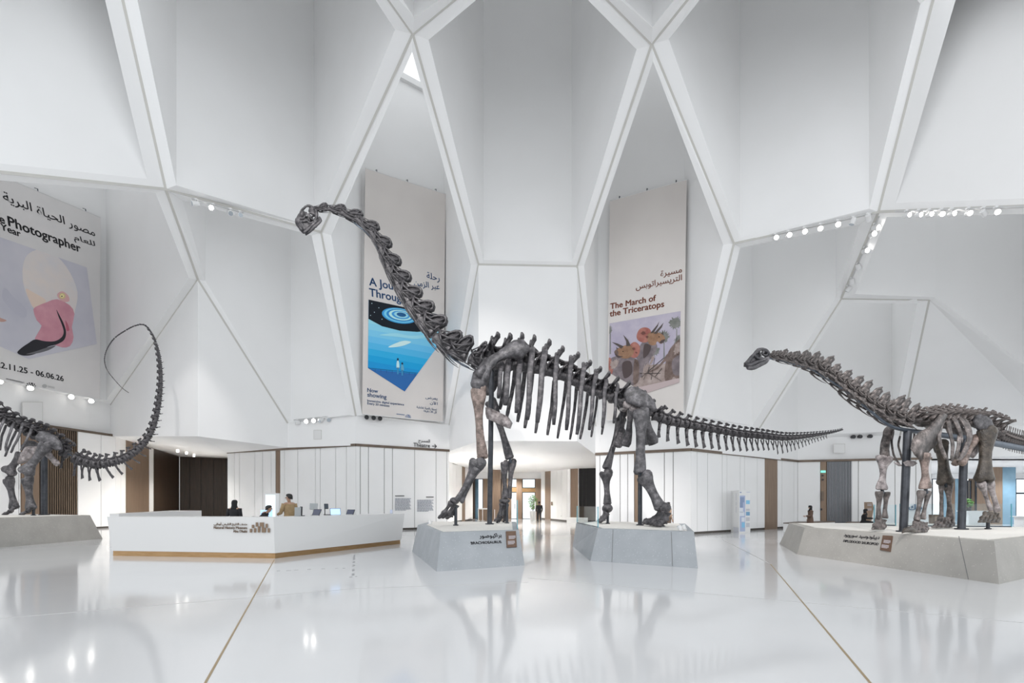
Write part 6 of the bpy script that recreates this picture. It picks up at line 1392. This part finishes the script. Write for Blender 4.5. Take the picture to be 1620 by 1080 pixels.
    for p_ in bm_.polygons: p_.use_smooth = True
    bm_.name = 'body'; ob = bpy.data.objects.new('body', bm_); COL.objects.link(ob); ob.parent = root
    mb = MB(); mb.tube([T(hp(0, .095, .085)), T(hp(0, .118, .055)), T(hp(0, .10, .045))], [.009*scale, .016*scale, .008*scale], 8); mb.build('nose', skin or M_SKIN, root, True)
    for s in (-1, 1):
        MB().ball(T(hp(s*.031, .088, .088)), .011*scale, 8, 6).build('eye', M_EYE, root, True); MB().ball(T(hp(s*.08, 0, .07)), (.012*scale, .02*scale, .03*scale), 8, 6).build('ear', skin or M_SKIN, root, True)
    MB().tube([T(hp(-.022, .092, .018)), T(hp(0, .10, .016)), T(hp(.022, .092, .018))], [.004, .008, .004], 6).build('mouth', mat('lips', (.30, .14, .11), .5), root, True)
    ring = lambda c, a, b, n=14, up=None: [T(V(c)+V((a*math.cos(t), b*math.sin(t), 0))) for t in [2*math.pi*i/n for i in range(n)]]
    hairm = MB()
    if hair == 'short':
        for a, b, z, y in [(.088, .10, .06, -.03), (.093, .108, .10, -.022), (.09, .106, .14, -.008), (.07, .085, .185, 0), (.03, .035, .207, 0)]: hairm.v and None
        hairm.loft([[T(hp(a*math.cos(t), y+b*math.sin(t), z+(.03*math.sin(t) if k < 2 else 0))) for t in [2*math.pi*i/14 for i in range(14)]] for k, (a, b, z, y) in enumerate([(.080, .075, .045, -.045), (.090, .095, .09, -.028), (.091, .108, .135, -.012), (.072, .088, .185, -.005), (.03, .035, .205, 0)])]).build('hair', M_HAIR, root, True)
    else:
        hairm.loft([[T(hp(a*math.cos(t), y+b*math.sin(t), z)) for t in [2*math.pi*i/14 for i in range(14)]] for a, b, z, y in [(.155, .12, -.16, -.02), (.12, .10, -.08, -.02), (.098, .088, 0, -.03), (.105, .095, .07, -.03), (.104, .115, .14, -.012), (.075, .09, .195, -.004), (.03, .035, .212, 0)]]).build('headscarf', M_ABAYA, root, True)
    def sleeves(mb, k, to=.97):
        for S, E, Wr in (('ls', 'le', 'lw'), ('rs', 're', 'rw')):
            e = lerp(J[E], J[Wr], to); mb.tube([T(J[S]+V((0, 0, .02))), T(lerp(J[S], J[E], .3)), T(J[E]), T(lerp(J[E], e, .5)), T(e)], [.075*k*scale, .068*k*scale, .056*k*scale, .05*k*scale, .042*k*scale], 10)
    def torso(mb, k, bottom):
        c = [J['pel'], J['waist'], J['chest'], lerp(J['chest'], J['neck'], .62), lerp(J['chest'], J['neck'], .86)]; low = J['pel']+(J['pel']-J['waist']).normalized()*bottom
        rr = [(.17, .13), (.155, .115), (.19, .135), (.185, .11), (.075, .07)]
        mb.loft([ring(low, .178*k, .138*k)]+[ring(p, a*k, b*k) for p, (a, b) in zip(c, rr)])
    for g in garments:
        mb = MB()
        if g[0] in ('jacket', 'shirt'): torso(mb, 1.06, .16 if g[0] == 'jacket' else .06); sleeves(mb, 1.1 if g[0] == 'jacket' else 1.02, g[2] if len(g) > 2 else .95)
        elif g[0] == 'trousers':
            for h, k, a in (('lh', 'lk', 'la'), ('rh', 'rk', 'ra')): mb.tube([T(J[h]+V((0, 0, .06))), T(J[h]), T(lerp(J[h], J[k], .5)), T(J[k]), T(lerp(J[k], J[a], .5)), T(J[a])], [.09*scale, .105*scale, .09*scale, .074*scale, .066*scale, .06*scale], 10)
            mb.loft([ring(J['pel']-V((0, 0, .06)), .17, .125), ring(J['pel'], .172, .13), ring(J['waist'], .155, .115)])
        elif g[0] in ('abaya', 'robe'):
            torso(mb, 1.08, .02); sleeves(mb, 1.35)
            mb.loft([ring((J['la']+J['ra'])/2+V((0, .02, -.05)), .27, .25), ring((J['lk']+J['rk'])/2, .24, .21), ring(J['pel'], .2, .16), ring(J['waist'], .17, .13)])
        mb.build(g[0], g[1], root, True)
    for a, t in (('la', 'lt'), ('ra', 'rt')):
        d = (J[t]-J[a]); d.z = 0; d = d.normalized() if d.length > .01 else V((0, 1, 0)); z0 = J[t].z-.035
        MB().loft([[T(V((J[a].x, J[a].y, z0))+d*(y)+V((-d.y, d.x, 0))*x*w+V((0, 0, h))) for x, h in [(-1, 0), (1, 0), (.8, hh), (-.8, hh)]] for y, w, hh in [(-.09, .035, .08), (.0, .042, .10), (.10, .05, .065), (.19, .028, .03)]]).build('shoe', M_SHOE, root)
    return root
PI = math.pi
person('woman in a black headscarf and dark jacket standing with her back turned behind the desk', px_z(371, 18.3, 0), 0.1, .97, garments=[('jacket', M_SUIT), ('trousers', M_TROU)], hair='scarf')
person('person in a khaki shirt standing behind the desk, back half turned, one arm held forward', px_z(457.5, 17.6, 0), 1.0, 1.10, dict(lw=(-.20, .30, 1.08), le=(-.26, .06, 1.12), turn=.5, rw=(.2, .26, 1.0)), garments=[('shirt', M_KHAKI, .9), ('trousers', M_TROU)])
sp_ = px_z(413, 17.9, 0)
seat_pose = dict(pel=(0, -.05, .56), waist=(0, -.02, .68), chest=(0, .08, .86), neck=(0, .18, 1.0), head=(0, .26, 1.06), ls=(-.19, .1, .96), rs=(.19, .1, .96), le=(-.24, .2, .74), re=(.24, .2, .74), lw=(-.15, .42, .76), rw=(.15, .42, .76),
                 lh=(-.1, -.02, .54), rh=(.1, -.02, .54), lk=(-.12, .38, .52), rk=(.12, .38, .52), la=(-.12, .34, .10), ra=(.12, .34, .10), lt=(-.13, .48, .036), rt=(.13, .48, .036))
person('dark-haired clerk seated low behind the desk, head bent towards a lit blue monitor', sp_+V((0, 0, .22)), -1.2, 1.02, seat_pose, garments=[('jacket', M_SUIT), ('trousers', M_TROU)])
c_ = thing('office_chair', 'dark office chair under the clerk with the bent head', 'chair', sp_); mb = MB(); mb.box(sp_+V((0, 0, .63)), (.46, .46, .08), -1.2); mb.build('seat', M_SUIT, c_)
mb = MB(); mb.box(sp_+Matrix.Rotation(-1.2, 3, 'Z')@V((0, -.28, .9)), (.42, .05, .4), -1.2); mb.build('backrest', M_SUIT, c_); MB().tube([sp_+V((0, 0, .08)), sp_+V((0, 0, .6))], .03, 10).build('column', M_DARKSTEEL, c_)
for k in range(5):
    a = k*1.2566; MB().tube([sp_+V((0, 0, .1)), sp_+V((math.cos(a)*.3, math.sin(a)*.3, .05))], [.03, .02], 8).build('leg', M_DARKSTEEL, c_); MB().ball(sp_+V((math.cos(a)*.3, math.sin(a)*.3, .035)), .035, 8, 6).build('castor', M_BLKP, c_)
walk = dict(lk=(-.10, .10, .52), la=(-.10, .14, .10), lt=(-.11, .29, .04), rk=(.10, -.02, .50), ra=(.10, -.22, .14), rt=(.11, -.09, .04), lw=(-.26, -.08, .90), rw=(.26, .14, .92))
person('person in a black suit walking away down the bright corridor', px_z(853, 39.6, 0), .1, .98, walk, skin=M_SKIND, garments=[('jacket', M_SUIT), ('trousers', M_SUIT)])
person('person in a tan shirt half hidden behind the near hind foot of the tall skeleton', px_z(1057, 22.6, 0), -1.3, .93, dict(lw=(-.2, .2, 1.1)), garments=[('shirt', M_TANC, .6), ('trousers', M_BRTR)])
person('woman in a brown robe and black headscarf walking past the white bench', px_z(1282, 25.6, 0), 1.35, .83, dict(lw=(-.16, .3, 1.08), le=(-.25, .05, 1.1)), garments=[('robe', M_BROWNROBE)], hair='scarf')
sit = dict(seat_pose); sit.update(chest=(0, 0, .88), neck=(0, .04, 1.04), head=(0, .08, 1.11), ls=(-.19, .02, 1.0), rs=(.19, .02, 1.0), le=(-.24, .12, .76), re=(.24, .12, .76))
person('woman in a black headscarf and dark abaya seated on the bench by the brown sign', px_z(1367, 27.0, .03), -2.2, .93, sit, garments=[('jacket', M_ABAYA), ('trousers', M_ABAYA)], hair='scarf')
